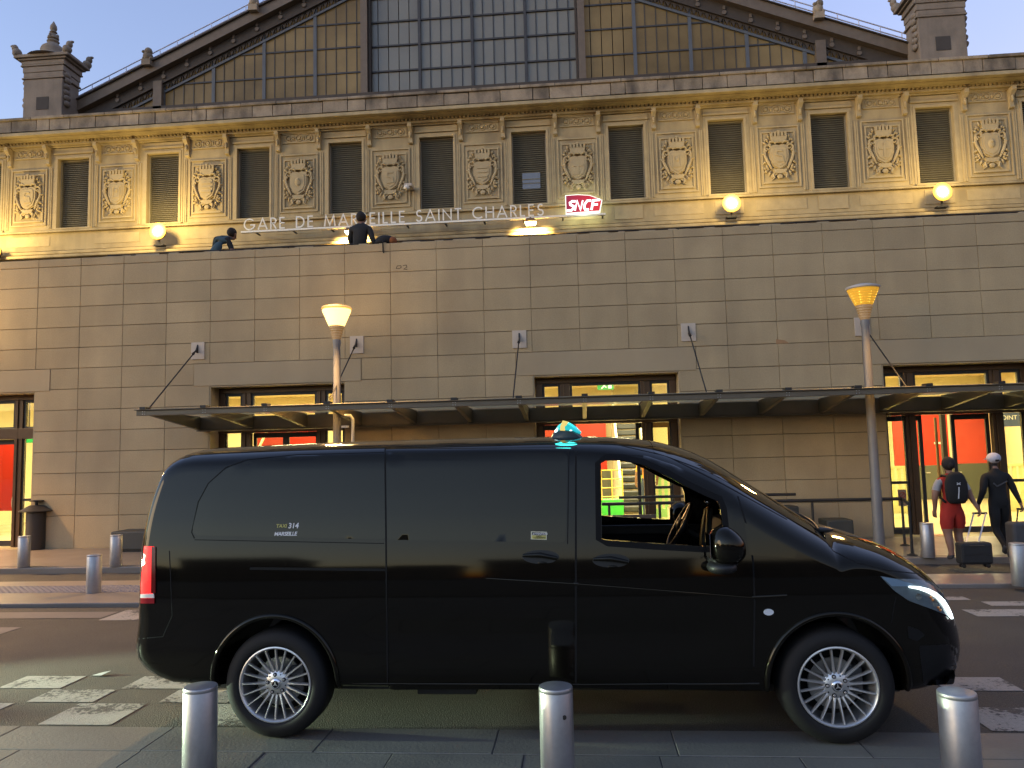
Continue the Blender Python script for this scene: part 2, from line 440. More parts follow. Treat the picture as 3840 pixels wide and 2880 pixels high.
# loose rubble strip and cable along the parapet
mb = MB(); x = -9.5
while x < 11:
    w = random.uniform(.12, .5)
    mb.box(x, x + w, WY + .06, WY + .13, PTOP - .004, PTOP + random.uniform(.012, .035)); x += w + random.uniform(.03, .35)
tag(mb.build('parapet_edge_strip', M_lintel, annex), kind='stuff')
mb = MB(); pts = []
x = -9.5
while x < 11: pts.append((x, WY + .2, PTOP + .075 + .012 * math.sin(x * 3))); x += .5
mb.tube(pts, .012, 5)
for x in np.arange(-9, 11, 1.1): mb.tube([(x, WY + .2, PTOP - .02), (x, WY + .2, PTOP + .08)], .012, 5)
mb.build('lightning_cable', M_dark, annex)

# ---------------------------------------------------------------- glazed entrances
FR = [0, .047, .178, .246, .749, .815, .953, 1]
ent_labels = ['bronze framed glass entrance at the far left edge of the facade',
              'bronze framed glass entrance above the rear half of the van',
              'bronze framed glass entrance behind the taxi roof sign',
              'open bronze framed entrance with two people walking towards it']
def entrance(k, a, b):
    x0, x1 = cx_(a) + .022, cx_(b) - .022; w = x1 - x0; zt = ZOP - .024; Y = WY + .36
    t = thing('glazed_entrance', ent_labels[k], 'entrance', ((x0 + x1) / 2, Y, .1), 0, 'glazed entrances of the station')
    X = [x0 + f * w for f in FR]
    f = MB()
    f.box(x0, x1, Y, Y + .12, zt - .105, zt)
    f.box(x0, x1, Y - .02, Y + .13, zt - .90, zt - .68)
    f.build('transom_beam', M_bronze, t, bevel=.006)
    for q in (0, 2, 4, 6):
        m = MB(); m.box(X[q] + .001, X[q + 1] - .001, Y + .003, Y + .117, .101, zt - .106)
        if q in (2, 4): m.box(X[q] + .06, X[q] + .085, Y - .022, Y + .002, .101, zt - .107)
        m.build('mullion', M_bronze, t, bevel=.005)
    for q in (1, 3, 5):
        sub = MB()
        zb, zc = zt - .679, zt - .107
        for (p0, p1) in ((X[q], X[q + 1]),):
            sub.box(p0, p0 + .045, Y + .03, Y + .09, zb, zc); sub.box(p1 - .045, p1, Y + .03, Y + .09, zb, zc)
            sub.box(p0 + .046, p1 - .046, Y + .03, Y + .09, zc - .055, zc); sub.box(p0 + .046, p1 - .046, Y + .03, Y + .09, zb, zb + .03)
        fr = sub.build('transom_window', M_dark, t)
        MB().box(X[q] + .046, X[q + 1] - .046, Y + .055, Y + .06, zb + .031, zc - .056).build('pane', M_glass, fr)
    # side lights under the canopy
    zl = zt - .902
    for q in (1, 5):
        sub = MB(); p0, p1 = X[q], X[q + 1]
        sub.box(p0, p0 + .03, Y + .03, Y + .09, .11, zl); sub.box(p1 - .03, p1, Y + .03, Y + .09, .11, zl)
        sub.box(p0 + .031, p1 - .031, Y + .03, Y + .09, 1.02, 1.07); sub.box(p0 + .031, p1 - .031, Y + .03, Y + .09, .11, .2)
        fr = sub.build('side_light', M_dark, t)
        g = MB(); g.box(p0 + .031, p1 - .031, Y + .055, Y + .06, 1.071, zl - .002); g.box(p0 + .031, p1 - .031, Y + .055, Y + .06, .201, 1.019)
        g.build('pane', M_glass, fr)
    # two sliding leaves
    half = (X[4] - X[3]) / 2
    for s in (0, 1):
        op = .0
        if k == 3: op = (-.52, .0)[s]
        if k == 2: op = (-.58, .56)[s]
        p0 = X[3] + half * s + op; p1 = p0 + half
        Yd = Y + .135
        lf = MB()
        for u0, u1, v0, v1 in ((p0, p0 + .065, .11, zl), (p1 - .065, p1, .11, zl), (p0 + .066, p1 - .066, zl - .1, zl), (p0 + .066, p1 - .066, .11, .22)):
            lf.box(u0, u1, Yd, Yd + .045, v0, v1)
        lf = lf.build('door_leaf', M_dark, t)
        MB().box(p0 + .066, p1 - .066, Yd + .018, Yd + .024, .221, zl - .101).build('pane', M_glass, lf)
    return t
ENT = [entrance(k, a, b) for k, (a, b) in enumerate(OPEN)]
# inner lobby frames seen through the open entrance
x0, x1 = cx_(9) + .3, cx_(12)
lob = thing('lobby_screen', 'dark framed inner glass lobby inside the right hand entrance', 'door frame', (x0, 16.6, .1))
for x in (x0 + .35, x0 + 1.62):
    MB().box(x, x + .09, 16.6, 16.7, .1, 2.42).build('jamb', M_dark, lob)
for x in (x0 + .50, x0 + 1.76):
    MB().box(x, x + .04, 17.2, 17.26, .1, 2.30).build('inner_jamb', M_bronze, lob)
MB().box(x0 + .3, x0 + 3.1, 16.58, 16.72, 2.42, 2.6).build('head', M_dark, lob)
sg = MB().box(x0 - .02, x0 + .13, WY + .38, WY + .39, .62, .92).build('sign_plate', pm('notice_plate', (.30, .2, .13), .5), ENT[3])
ring = MB(); ring.tube([(x0 + .055 + .05 * math.cos(t), WY + .377, .82 + .05 * math.sin(t)) for t in np.linspace(0, 2 * PI, 17)[:-1]], .007, 5, closed=True)
ring.stroke([(x0 + .02, .785), (x0 + .09, .855)], .012, WY + .375, WY + .379)
ring.build('no_smoking_mark', pm('notice_red', (.3, .03, .02), .5), sg)

# ---------------------------------------------------------------- lit hall inside
def hall(name, mb, m): return tag(mb.build(name, m), kind='structure')
M_hfloor = pm('hall_floor_tile', (.55, .46, .28), .25, var=.06, scale=2)
M_hwall = pm('hall_plaster', (.66, .58, .36), .7, var=.04)
M_hceil = pm('hall_ceiling', (.72, .62, .40), .8, var=.03)
hall('hall_floor', MB().box(-16, 12, WY + .51, 24.6, .0, .099), M_hfloor)
hall('hall_floor', MB().box(-16, 12, WY + .0, WY + .509, .02, .103), M_hfloor)
hall('hall_ceiling', MB().box(-16, 12, WY + .51, 24.6, 3.72, 3.8), M_hceil)
hw = hall('hall_wall', MB().box(-16, 12, 24.0, 24.15, .1, 3.72), M_hwall)
hall('hall_wall', MB().box(-16.2, -16, WY + .51, 24.6, .0, 3.8), M_hwall)
hall('hall_wall', MB().box(12, 12.2, WY + .51, 24.6, .0, 3.8), M_hwall)
M_red = pm('red_lacquer_panel', (.45, .018, .005), .45, var=.06, scale=1.2, rnd=.08)
M_redl = pm('pale_red_panel', (.45, .045, .025), .45, var=.06, scale=1.2, rnd=.05)
M_gpan = pm('grey_green_panel', (.075, .08, .055), .5, var=.06, scale=1.2)
def hp(px0, py0, px1, py1, Y, m, name):
    ax, az = U(px0, py0, Y); bx, bz = U(px1, py1, Y)
    return MB().box(min(ax, bx), max(ax, bx), Y, Y + .06, max(.101, min(az, bz)), max(az, bz)).build(name, m, hw)
HY = 23.9
hp(1925, 870, 1962, 1012, HY - .8, M_redl, 'red_panel')
hp(1966, 860, 2053, 1004, HY, M_red, 'red_panel'); hp(2056, 860, 2136, 1000, HY, M_redl, 'red_panel')
hp(1966, 1006, 2053, 1082, HY, M_gpan, 'grey_door'); hp(2056, 1002, 2145, 1082, HY, M_gpan, 'grey_door')
hp(2139, 900, 2152, 1000, HY - .2, pm('grey_blue_panel', (.25, .28, .3), .5), 'blue_grey_panel')
hp(2164, 880, 2230, 920, 20, pm('kiosk_blue', (.06, .09, .2), .4), 'kiosk_fascia')
hp(1172, 905, 1312, 1020, HY - .4, M_red, 'red_panel'); hp(1172, 905, 1225, 1040, HY - .6, M_redl, 'red_panel')
hp(552, 925, 618, 1020, 20, M_redl, 'red_panel'); hp(626, 918, 700, 1030, 21, M_red, 'red_panel')
hp(-60, 962, 48, 1103, 17.2, M_red, 'red_panel')
hp(1300, 1015, 1322, 1082, HY - .5, M_gpan, 'grey_door')
mb = MB(); hx, hz = U(2026, 957, HY - .05); mb.box(hx - .09, hx + .09, HY - .03, HY - .002, hz - .03, hz + .03)
mb.build('label_plate', pm('white_plate', (.7, .66, .55), .4), hw)
mb = MB()
for px, py in ((2008, 1021), (2050, 1024), (2076, 1020)):
    hx, hz = U(px, py, HY - .05); mb.box(hx - .09, hx + .02, HY - .07, HY - .002, hz - .015, hz + .015)
mb.build('door_handle', M_steel, hw)
mb = MB(); hx, hz = U(2190, 899, 19.95)
ks = obj('kiosk_lettering', text_mesh('kiosk_lettering', 'POINT T', .15, pm('white_print', (.8, .8, .8), .5)), hw)
ks.location = Vector((hx - .35, 19.985, hz - .08)) - wloc(hw)
# ceiling downlights and the light they give
M_lens = pm('lit_diffuser', (.8, .7, .5), .5, var=0, emit=(1, .86, .5), estr=6)
for x, y, lab in ((-9.75, 16.2, 'ceiling downlight glowing in the transom of the leftmost entrance'), (-10.6, 18.5, 'ceiling downlight deeper inside the leftmost entrance'),
                  (-6.75, 16.4, 'ceiling downlight behind the narrow left transom pane above the van rear'), (-5.6, 17.6, 'wide ceiling downlight seen over the canopy left of the lit street lamp'),
                  (.95, 16.8, 'nearer ceiling downlight right of the green exit sign'), (1.15, 18.6, 'farther ceiling downlight right of the green exit sign'),
                  (6.25, 16.1, 'bright ceiling downlight in the narrow transom pane beside the right lamp post')):
    d = thing('ceiling_light', lab, 'ceiling light', (x, y, 3.71), 0, 'downlights in the station hall')
    MB().lathe([(.16, -.07), (.2, -.05), (.2, .005)], 16, (x, y, 3.71)).build('light_housing', M_dark, d, smooth=40)
    MB().lathe([(.15, -.075), (.15, -.071)], 16, (x, y, 3.71)).build('diffuser', M_lens, d)
HL = (1, .85, .46)
for x in (-12.5, -8, -3.5, 1, 5.5, 10):
    for y in (16.4, 21):
        lamp('hall_lamp', 'AREA', (x, y, 3.6), 8, HL, 1.6)
# things inside the hall
gx, gz = U(1308, 833, 19)
es = thing('exit_sign', 'green running man exit sign hanging in the middle entrance', 'exit sign', (gx, 19, gz))
MB().box(gx - .2, gx + .2, 19, 19.04, gz - .1, gz + .1).build('sign_face', pm('exit_green', (.02, .25, .05), .4, var=0, emit=(.05, .55, .1), estr=.5), es)
m = MB().mat(pm('exit_white', (.8, .8, .8), .4, var=0, emit=(.8, 1, .7), estr=.8))
m.stroke([(gx - .1, gz - .07), (gx - .03, gz), (gx - .02, gz + .05)], .03, 18.99, 18.998); m.stroke([(gx - .03, gz), (gx + .02, gz - .05)], .025, 18.99, 18.998)
m.box(gx + .06, gx + .15, 18.99, 18.998, gz - .07, gz + .07); m.build('pictogram', None, es)
gx, gz = U(61, 948, 16.5)
es2 = thing('exit_sign', 'green exit sign inside the leftmost entrance', 'exit sign', (gx, 16.5, gz))
MB().box(gx - .12, gx + .12, 16.5, 16.53, gz - .09, gz + .09).build('sign_face', MAT['exit_green'], es2)
MB().box(gx - .01, gx + .01, 16.5, 16.53, gz + .091, 3.72).build('hanger', M_dark, es2)
ex, ez = U(1365, 1000, 21)
esc = thing('escalator', 'grey escalator with stacked steps rising inside the middle entrance', 'escalator', (ex, 21, .1))
M_step = pm('escalator_step', (.045, .05, .055), .5, var=.1)
sm = MB().box(-.30, .30, 0, .3, 0, .16).mesh('step', M_step)
for j in range(14): obj('step', sm, esc, local=True, loc=(0, j * .2 - .6, .05 + j * .185)).modifiers.new('bevel', 'BEVEL').width = .03
for s in (-1, 1):
    MB().hexa([(ex + s * .36 - .03, 20.2, .1), (ex + s * .36 + .03, 20.2, .1), (ex + s * .36 + .03, 23.6, .1), (ex + s * .36 - .03, 23.6, .1), (ex + s * .36 - .03, 20.2, 1.0), (ex + s * .36 + .03, 20.2, 1.0), (ex + s * .36 + .03, 23.6, 3.6), (ex + s * .36 - .03, 23.6, 3.6)]).build('balustrade', pm('escalator_side', (.6, .58, .45), .3), esc)
gx, gy = 1.03, 18.6
gx = U(1322, 1070, 18.6)[0]
gb = thing('recycling_bin', 'bright green bin with a cage top seen through the van window', 'bin', (gx, 18.6, .1))
MB().box(gx - .26, gx + .26, 18.4, 18.8, .1, .62).build('bin_body', pm('green_plastic', (.04, .42, .05), .4), gb, bevel=.03)
cg = MB()
for z in np.linspace(.68, 1.3, 4): cg.tube([(gx - .25, 18.4, z), (gx + .25, 18.4, z)], .014, 5)
for x in (-.25, .0, .25): cg.tube([(gx + x, 18.4, .6), (gx + x, 18.4, 1.32)], .014, 5)
cg.build('cage', pm('yellow_rail', (.65, .5, .08), .4), gb)
gx = U(1435, 1045, 19.5)[0]
fn = thing('slatted_barrier', 'pale green slotted barrier inside the middle entrance', 'barrier', (gx, 19.5, .1))
for j in range(9): MB().box(gx - .6 + j * .15, gx - .52 + j * .15, 19.5, 19.53, .3, 1.05).build('slat', pm('pale_green', (.35, .62, .22), .5), fn)
MB().box(gx - .62, gx + .72, 19.47, 19.56, 1.051, 1.12).build('top_rail', MAT['pale_green'], fn)
MB().box(gx - .62, gx + .72, 19.47, 19.56, .1, .299).build('base', MAT['pale_green'], fn)
for px, Y in ((2190, 19.5), (1940, 19.5)):
    gx = U(px, 1045, Y)[0]
    f2 = thing('slatted_barrier', 'yellowish slotted barrier inside the right entrance beside the %s' % ('capped man' if px > 2000 else 'lamp post'), 'barrier', (gx, Y, .1))
    for j in range(6): MB().box(gx - .45 + j * .15, gx - .37 + j * .15, Y, Y + .03, .5, 1.15).build('slat', pm('cream_slat', (.62, .56, .25), .5), f2)
    MB().box(gx - .47, gx + .42, Y - .03, Y + .06, 1.151, 1.22).build('top_rail', MAT['cream_slat'], f2)
    MB().box(gx - .47, gx + .42, Y - .03, Y + .06, .1, .499).build('base', MAT['cream_slat'], f2)
# stair rails behind the second entrance
sx = U(510, 950, 18)[0]
st = thing('stair_handrail', 'yellow lit stair handrails inside the entrance above the van rear', 'handrail', (sx, 18, .1))
for dx in (0, .35):
    m = MB(); m.tube([(sx - .25 + dx, 18, 1.1), (sx + .2 + dx, 18.6, 2.5)], .03, 6); m.build('rail', pm('pale_rail', (.7, .62, .3), .4), st)
# orange shirt traveller is built with the people; ring light and chair in the leftmost entrance
rx, rz = U(40, 1085, 15.6)
rg = thing('lifebuoy_sign', 'red and white ring hanging inside the leftmost entrance', 'ring', (rx, 15.6, rz))
MB().tube([(rx + .13 * math.cos(t), 15.6, rz + .24 * math.sin(t)) for t in np.linspace(0, 2 * PI, 25)[:-1]], .03, 8, closed=True).build('ring', pm('ring_white', (.8, .72, .6), .4), rg, smooth=50)
MB().lathe([(.10, -.01), (.10, .01)], 20, (rx, 15.6, rz), axis='y').build('ring_centre', M_red, rg)
MB().box(rx - .02, rx + .02, 15.58, 15.62, .1, rz - .25).build('stand', M_steel, rg)

# ---------------------------------------------------------------- canopy
YF, YB = 12.45, 14.44
canopy = thing('glass_canopy', 'long glass and steel canopy hung over the station entrances', 'canopy', (0, YB, 2.33))
xl, xr = -7.36, 12.6
fb = MB(); fb.box(xl - .10, xr, YF - .06, YF + .02, 2.535, 2.622); fb.box(xl - .12, xr, YF - .1, YF + .05, 2.623, 2.640)
fb.build('front_beam', M_canopy, canopy, bevel=.006)
bb = MB(); bb.box(xl, xr, YB - .16, YB, 2.34, 2.585); bb.box(xl, xr, YB - .2, YB - .02, 2.315, 2.336); bb.build('wall_beam', M_canopy, canopy, bevel=.008)
raf = MB().add([(-.035, YF + .021, 2.56), (.035, YF + .021, 2.56), (.035, YB - .161, 2.345), (-.035, YB - .161, 2.345),
                (-.035, YF + .021, 2.62), (.035, YF + .021, 2.62), (.035, YB - .161, 2.60), (-.035, YB - .161, 2.60)],
               [(0, 3, 2, 1), (4, 5, 6, 7), (0, 1, 5, 4), (1, 2, 6, 5), (2, 3, 7, 6), (3, 0, 4, 7)]).mesh('rafter', M_canopy)
pitch = 1.06
nr = int((xr - xl) / pitch)
gl = MB().add([(.04, YF + .03, 2.644), (pitch - .04, YF + .03, 2.644), (pitch - .04, YB - .03, 2.622), (.04, YB - .03, 2.622),
               (.04, YF + .03, 2.654), (pitch - .04, YF + .03, 2.654), (pitch - .04, YB - .03, 2.632), (.04, YB - .03, 2.632)],
              [(0, 3, 2, 1), (4, 5, 6, 7), (0, 1, 5, 4), (1, 2, 6, 5), (2, 3, 7, 6), (3, 0, 4, 7)]).mesh('glass_panel', M_cglass)
clip = MB().box(-.05, .05, YF - .11, YF + .06, 2.641, 2.68).mesh('clamp', M_dark)
bolt = MB().mat(M_canopy).box(-.035, .035, YF - .0625, YF - .0605, 2.55, 2.612); bolt.mat(M_steel)
for dx in (-.02, .02):
    for dz in (-.02, .02): bolt.lathe([(.007, -.006), (.007, .0005)], 6, (dx, YF - .0625, 2.581 + dz), axis='y')
boltm = bolt.mesh('bolt_plate')
endx = xl
for i in range(nr + 1):
    x = xl + .035 + i * pitch
    obj('rafter', raf, canopy).location = Vector((x, 0, 0)) - wloc(canopy)
    obj('clamp', clip, canopy).location = Vector((x, 0, 0)) - wloc(canopy)
    obj('bolt_plate', boltm, canopy).location = Vector((x, 0, 0)) - wloc(canopy)
    if i < nr: obj('glass_panel', gl, canopy).location = Vector((x, 0, 0)) - wloc(canopy)
for px, py in ((428, 758), (771, 745), (1122, 733), (1487, 718), (1862, 706)):
    x, z = U(px, py, WY)
    pl = MB().box(x - .135, x + .135, WY - .022, WY + .02, z - .17, z + .17).build('anchor_plate', M_plate, canopy, bevel=.006)
    m = MB()
    m.hexa([(x - .012, WY - .12, z - .02), (x + .012, WY - .12, z - .02), (x + .012, WY - .0221, z - .05), (x - .012, WY - .0221, z - .05),
            (x - .012, WY - .07, z + .03), (x + .012, WY - .07, z + .03), (x + .012, WY - .0221, z + .12), (x - .012, WY - .0221, z + .12)])
    m.tube([(x, WY - .10, z - .01), (x, WY - .2, z - .09)], [.012, .028], 8); m.tube([(x, WY - .19, z - .085), (x, YF + .25, 2.64)], .012, 8)
    m.build('tie_rod', M_dark, canopy)
x0, z0 = U(1205, 935, YB - .1)
# ---------------------------------------------------------------- pavement furniture by the wall
bx, by = G(76, 1187, .1)
tb = thing('litter_bin', 'dark cylindrical litter bin with a flared hat lid by the left entrance', 'litter bin', (bx, by, .1))
MB().lathe([(.17, 0), (.175, .02), (.175, .72), (.16, .73)], 20, (bx, by, .1)).build('bin_body', pm('bin_brown', (.055, .048, .04), .45, metal=.3, streak=.1), tb, smooth=40)
MB().lathe([(.30, .74), (.305, .755), (.22, .80), (.14, .85), (.12, .86)], 20, (bx, by, .1)).build('bin_lid', MAT['bin_brown'], tb, smooth=50)
MB().lathe([(.03, .861), (.03, .93), (.13, .935), (.13, .955), (.02, .96)], 14, (bx, by, .1)).build('lid_knob', M_dark, tb, smooth=40)
M_bench = pm('dark_bench_stone', (.05, .05, .042), .6, var=.2, scale=3)
def bench(x0, x1, y0, y1, h, label):
    t = thing('bench', label, 'bench', ((x0 + x1) / 2, (y0 + y1) / 2, .1))
    MB().box(x0, x1, y0, y1, .14, .1 + h).build('seat_block', M_bench, t, bevel=.025)
    MB().box(x0 + .04, x1 - .04, y0 + .04, y1 - .04, .1, .139).build('plinth', M_dark, t)
x0 = U(252, 1170, 13.95)[0]; bench(x0, x0 + 1.9, 13.75, 14.3, .38, 'long dark stone bench against the wall behind the van rear')
x0 = U(1787, 1140, 13.6)[0]; x1 = U(1845, 1140, 13.6)[0]; bench(x0, x1, 13.6, 14.1, .40, 'short dark stone block beside the right lamp post')
x0 = U(1680, 1110, 13.9)[0]; x1 = U(1727, 1110, 13.9)[0]; bench(x0, x1, 13.9, 14.35, .62, 'tall dark cabinet block behind the van bonnet')
# handrail
RY, RY2 = 13.25, 12.35
rxl, rz1 = U(1300, 1082, RY); rxr = U(1948, 1080, RY)[0]; rz1 = U(1800, 1080, RY)[1]
rl = thing('guard_rail', 'dark metal pedestrian guard rail between the middle and right entrances', 'railing', ((rxl + rxr) / 2, RY, .1))
m = MB(); ex2, ey2 = G(1971, 1200, .1)
m.tube([(rxl, RY, rz1), (rxr, RY, rz1), (ex2, ey2, rz1)], .028, 8); m.build('top_rail', M_dark, rl, smooth=50)
MB().tube([(rxl + .3, RY + .25, rz1 + .09), (U(1728, 1074, RY)[0], RY + .25, rz1 + .09)], .025, 8).build('lean_rail', M_dark, rl, smooth=50)
for x, y in [(rxl + .12, RY), (U(1425, 1100, RY)[0], RY), (U(1545, 1100, RY)[0], RY), (U(1650, 1100, RY)[0], RY), (U(1755, 1100, RY)[0], RY), (rxr, RY), (ex2, ey2)]:
    p = MB(); p.tube([(x, y, .1), (x, y, rz1 - .028)], .022, 8); p.lathe([(.075, 0), (.075, .012), (.03, .03)], 12, (x, y, .1)); p.build('rail_post', M_dark, rl, smooth=40)
MB().box(U(1306, 1130, RY)[0], U(1418, 1130, RY)[0], RY - .02, RY + .02, U(1360, 1150, RY)[1], U(1360, 1112, RY)[1]).build('info_board', pm('board_brown', (.07, .05, .035), .6), rl, bevel=.008)
# bollards
bprof = [(.090, 0), (.0915, .004), (.0915, .474), (.0905, .4755), (.0905, .4775), (.0915, .479), (.0912, .494), (.0885, .4985), (.08, .5005), (.004, .502)]
bol_me = MB().lathe(bprof, 32).mesh('bollard_tube', M_steel, 35)
def bollard(x, y, z, label, group, tilt=0):
    t = thing('bollard', label, 'bollard', (x, y, z), random.uniform(0, 6), group); t.rotation_euler = (tilt * .3, tilt, random.uniform(0, 6))
    obj('bollard_tube', bol_me, t, local=True)
    return t
NB = 'steel bollards along the near pavement edge'; FB = 'steel bollards across the road'
bcap = MB().lathe([(.012, -.004), (.012, .002)], 10, (0, 0, 0), axis='y').mesh('rivet', M_dark)
for (px, py), lab in (((433, 1478), 'near steel bollard in front of the van rear wheel'), ((1200, 1478), 'near steel bollard in front of the van middle doors'), ((2066, 1490), 'near steel bollard in front of the van nose')):
    x, y = G(px, py, .515)
    b = bollard(x, y, .008, lab, NB); b.rotation_euler = (0, 0, 0)
    if 'middle' in lab: obj('rivet', bcap, b, local=True, loc=(.045, -.0795, .36))
for (px, py), z, lab in (((51, 1225), .1, 'far steel bollard in front of the litter bin'), ((250, 1223), .1, 'far steel bollard standing before the long dark bench'),
                         ((202, 1280), .05, 'steel bollard on the traffic island left of the van tail light'), ((2006, 1204), .1, 'far steel bollard left of the person in red'),
                         ((2205, 1265), .05, 'steel bollard at the right edge on the traffic island')):
    x, y = G(px, py, z); bollard(x, y, z, lab, FB)
# street lamps
def street_lamp(px, label, lit, base=None):
    x, y = base; z0 = .1
    t = thing('street_lamp', label, 'street lamp', (x, y, z0), 0, 'street lamps before the station')
    MB().lathe([(.085, 0), (.085, .9), (.078, .95), (.062, 3.62), (.075, 3.68), (.07, 3.74)], 20, (0, 0, 0)).build('pole', M_post, t, smooth=40, local=True)
    nk = MB(); nk.lathe([(.07, 3.742), (.085, 3.80), (.10, 3.90), (.125, 3.96), (.13, 3.985)], 20)
    for k in range(5): nk.lathe([(.074 + k * .011, 3.77 + k * .042), (.088 + k * .011, 3.775 + k * .042), (.088 + k * .011, 3.79 + k * .042), (.074 + k * .011, 3.795 + k * .042)], 20)
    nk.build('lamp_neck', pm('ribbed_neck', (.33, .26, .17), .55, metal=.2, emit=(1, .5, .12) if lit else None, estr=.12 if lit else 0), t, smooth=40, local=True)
    if lit:
        MB().lathe([(.14, 3.99), (.255, 4.26), (.25, 4.275), (.02, 4.285)], 28).build('lantern', pm('lit_lantern', (.9, .8, .6), .4, var=0, emit=(1, .62, .16), estr=2.4), t, smooth=40, local=True)
        MB().lathe([(.262, 4.29), (.272, 4.30), (.255, 4.33), (.12, 4.36), (.01, 4.365)], 28).build('lantern_lid', pm('halo_lid', (.5, .35, .15), .5, emit=(1, .5, .12), estr=.5), t, smooth=50, local=True)  # orange emission paints the lantern's halo onto the lid, itself no lamp
    else:
        sh = MB(); n = 28
        for r in range(7):
            a = r / 7; b = (r + .9) / 7
            ra, rb = .14 + .115 * a, .14 + .115 * b
            sh.lathe([(ra, 3.99 + .27 * a), (ra + .007, 3.99 + .27 * (a + b) / 2), (rb, 3.99 + .27 * b)], n)
        sh.build('lantern', pm('amber_prism', (.75, .42, .06), .2, var=.1, scale=20, emit=(1, .5, .03), estr=.33), t, smooth=60, local=True)
        core = MB()
        for r in range(5):
            for c in range(8):
                a = c * PI / 4 + .2; rr = .13 + .018 * r
                core.box(rr * math.cos(a) - .02, rr * math.cos(a) + .02, rr * math.sin(a) - .02, rr * math.sin(a) + .02, 4.015 + r * .042, 4.04 + r * .042)
        core.build('glowing_prism', pm('amber_core', (.9, .6, .1), .3, var=0, emit=(1, .62, .06), estr=1.5), t, local=True)
        MB().lathe([(.262, 4.262), (.275, 4.28), (.27, 4.30), (.16, 4.335), (.01, 4.345)], 28).build('lantern_lid', pm('lid_grey', (.5, .45, .4), .4), t, smooth=50, local=True)
    return t
lx = U(728, 900, 13.25)[0]
SLAMP = street_lamp(0, 'lit street lamp glowing white orange above the van roof', True, (lx, 13.25))
DOWN = dict(spot_size=math.radians(148), spot_blend=.7, rot=(math.radians(-28), 0, 0))
lamp('street_lamp_light', 'SPOT', (lx, 12.68, 4.12), 26, (1, .58, .22), .15, SLAMP, **DOWN)
rx, ry = G(1900, 1180, .1)
SL2 = street_lamp(0, 'dim amber street lamp with grey lid right of the van', False, (rx, ry))
lamp('street_lamp_light', 'SPOT', (rx, ry - .57, 4.12), 9, (1, .55, .15), .15, SL2, **DOWN)
SL3 = street_lamp(0, 'added lit street lamp, unseen left of the picture edge', True, (lx - 9.1, 13.25))  # unseen next lamp of the row, added to brighten wall and ground at left
lamp('street_lamp_light', 'SPOT', (lx - 9.1, 12.68, 4.12), 78, (1, .58, .24), .15, SL3, **DOWN)
lamp('street_lamp_glow', 'POINT', (lx - 9.1, 13.0, 4.55), 7, (1, .68, .3), .2, SL3); lamp('street_lamp_glow', 'POINT', (lx, 13.05, 4.5), .9, (1, .66, .28), .2, SLAMP)
# small sign box clamped to the left lamp post
sb = MB(); sb.box(lx + .09, lx + .22, 13.2, 13.26, 2.27, 2.31); sb.build('clamp_arm', M_steel, SLAMP)
m = MB(); m.tube([(lx + .24, 13.23, 1.75), (lx + .29, 13.23, 1.8), (lx + .29, 13.23, 2.42), (lx + .25, 13.23, 2.48), (lx + .08, 13.23, 2.49)], .03, 8); m.build('sign_bracket', pm('pale_grey_metal', (.5, .5, .48), .4, metal=.3), SLAMP, smooth=50)
# ---------------------------------------------------------------- headlamp light from the left comes with the added second van

# ---------------------------------------------------------------- the other side of the square, behind the camera, mirrored in the van's glass
M_far = pm('far_render', (.16, .13, .10), .9, var=.15, scale=.3)
M_fwin = pm('far_window', (.03, .03, .035), .2, var=0)
for k, (x0, w, h, y) in enumerate(((-75, 24, 8.2, -62), (-48, 18, 10.5, -64), (-28, 15, 7.4, -60), (-11, 20, 9.6, -66), (12, 16, 8.0, -60), (30, 22, 11.0, -65), (54, 26, 8.6, -62), (-150, 60, 13, -52), (84, 60, 12, -52), (-170, 70, 14, -25), (110, 60, 13, -20))):
    t = thing('city_building', 'pale city block across the square, %s, mirrored in the van' % ('far left of the viewer', 'tall, left behind the viewer', 'low, left behind the viewer', 'wide, straight behind the viewer', 'low, right behind the viewer', 'tallest, right behind the viewer', 'far right of the viewer', 'beyond far left', 'beyond the far right one', 'at the left end', 'at the right end')[k], 'building', (x0 + w / 2, y, 0), 0, 'city blocks across the square behind the viewer')
    MB().box(x0, x0 + w, y - 8, y, 0, h).build('wall', M_far, t); MB().box(x0 - .3, x0 + w + .3, y - 8.3, y + .3, h + .001, h + .35).build('roof', M_roofd, t)
    wm = MB().box(-.5, .5, 0, .06, 0, 1.5).mesh('window', M_fwin)
    for i in range(int(min(w, 30) / 2.6)):
        for j in range(int(h / 3)): obj('window', wm, t).location = Vector((x0 + 1.5 + i * 2.6, y - .03, 1 + j * 3)) - wloc(t)

sx_, sy_ = G(218, 1459)
lt = thing('paper_scrap', 'small pale paper scrap lying on the road behind the van', 'litter', (sx_, sy_, .004))
MB().add([(-.06, -.02, .002), (.03, -.04, .006), (.08, .01, .03), (.0, .035, .012), (-.06, -.02, .004), (.03, -.04, .008), (.08, .01, .032), (.0, .035, .014)], [(0, 3, 2, 1), (4, 5, 6, 7), (0, 1, 5, 4), (1, 2, 6, 5), (2, 3, 7, 6), (3, 0, 4, 7)]).build('paper', pm('paper', (.4, .38, .34), .8), lt, local=True)
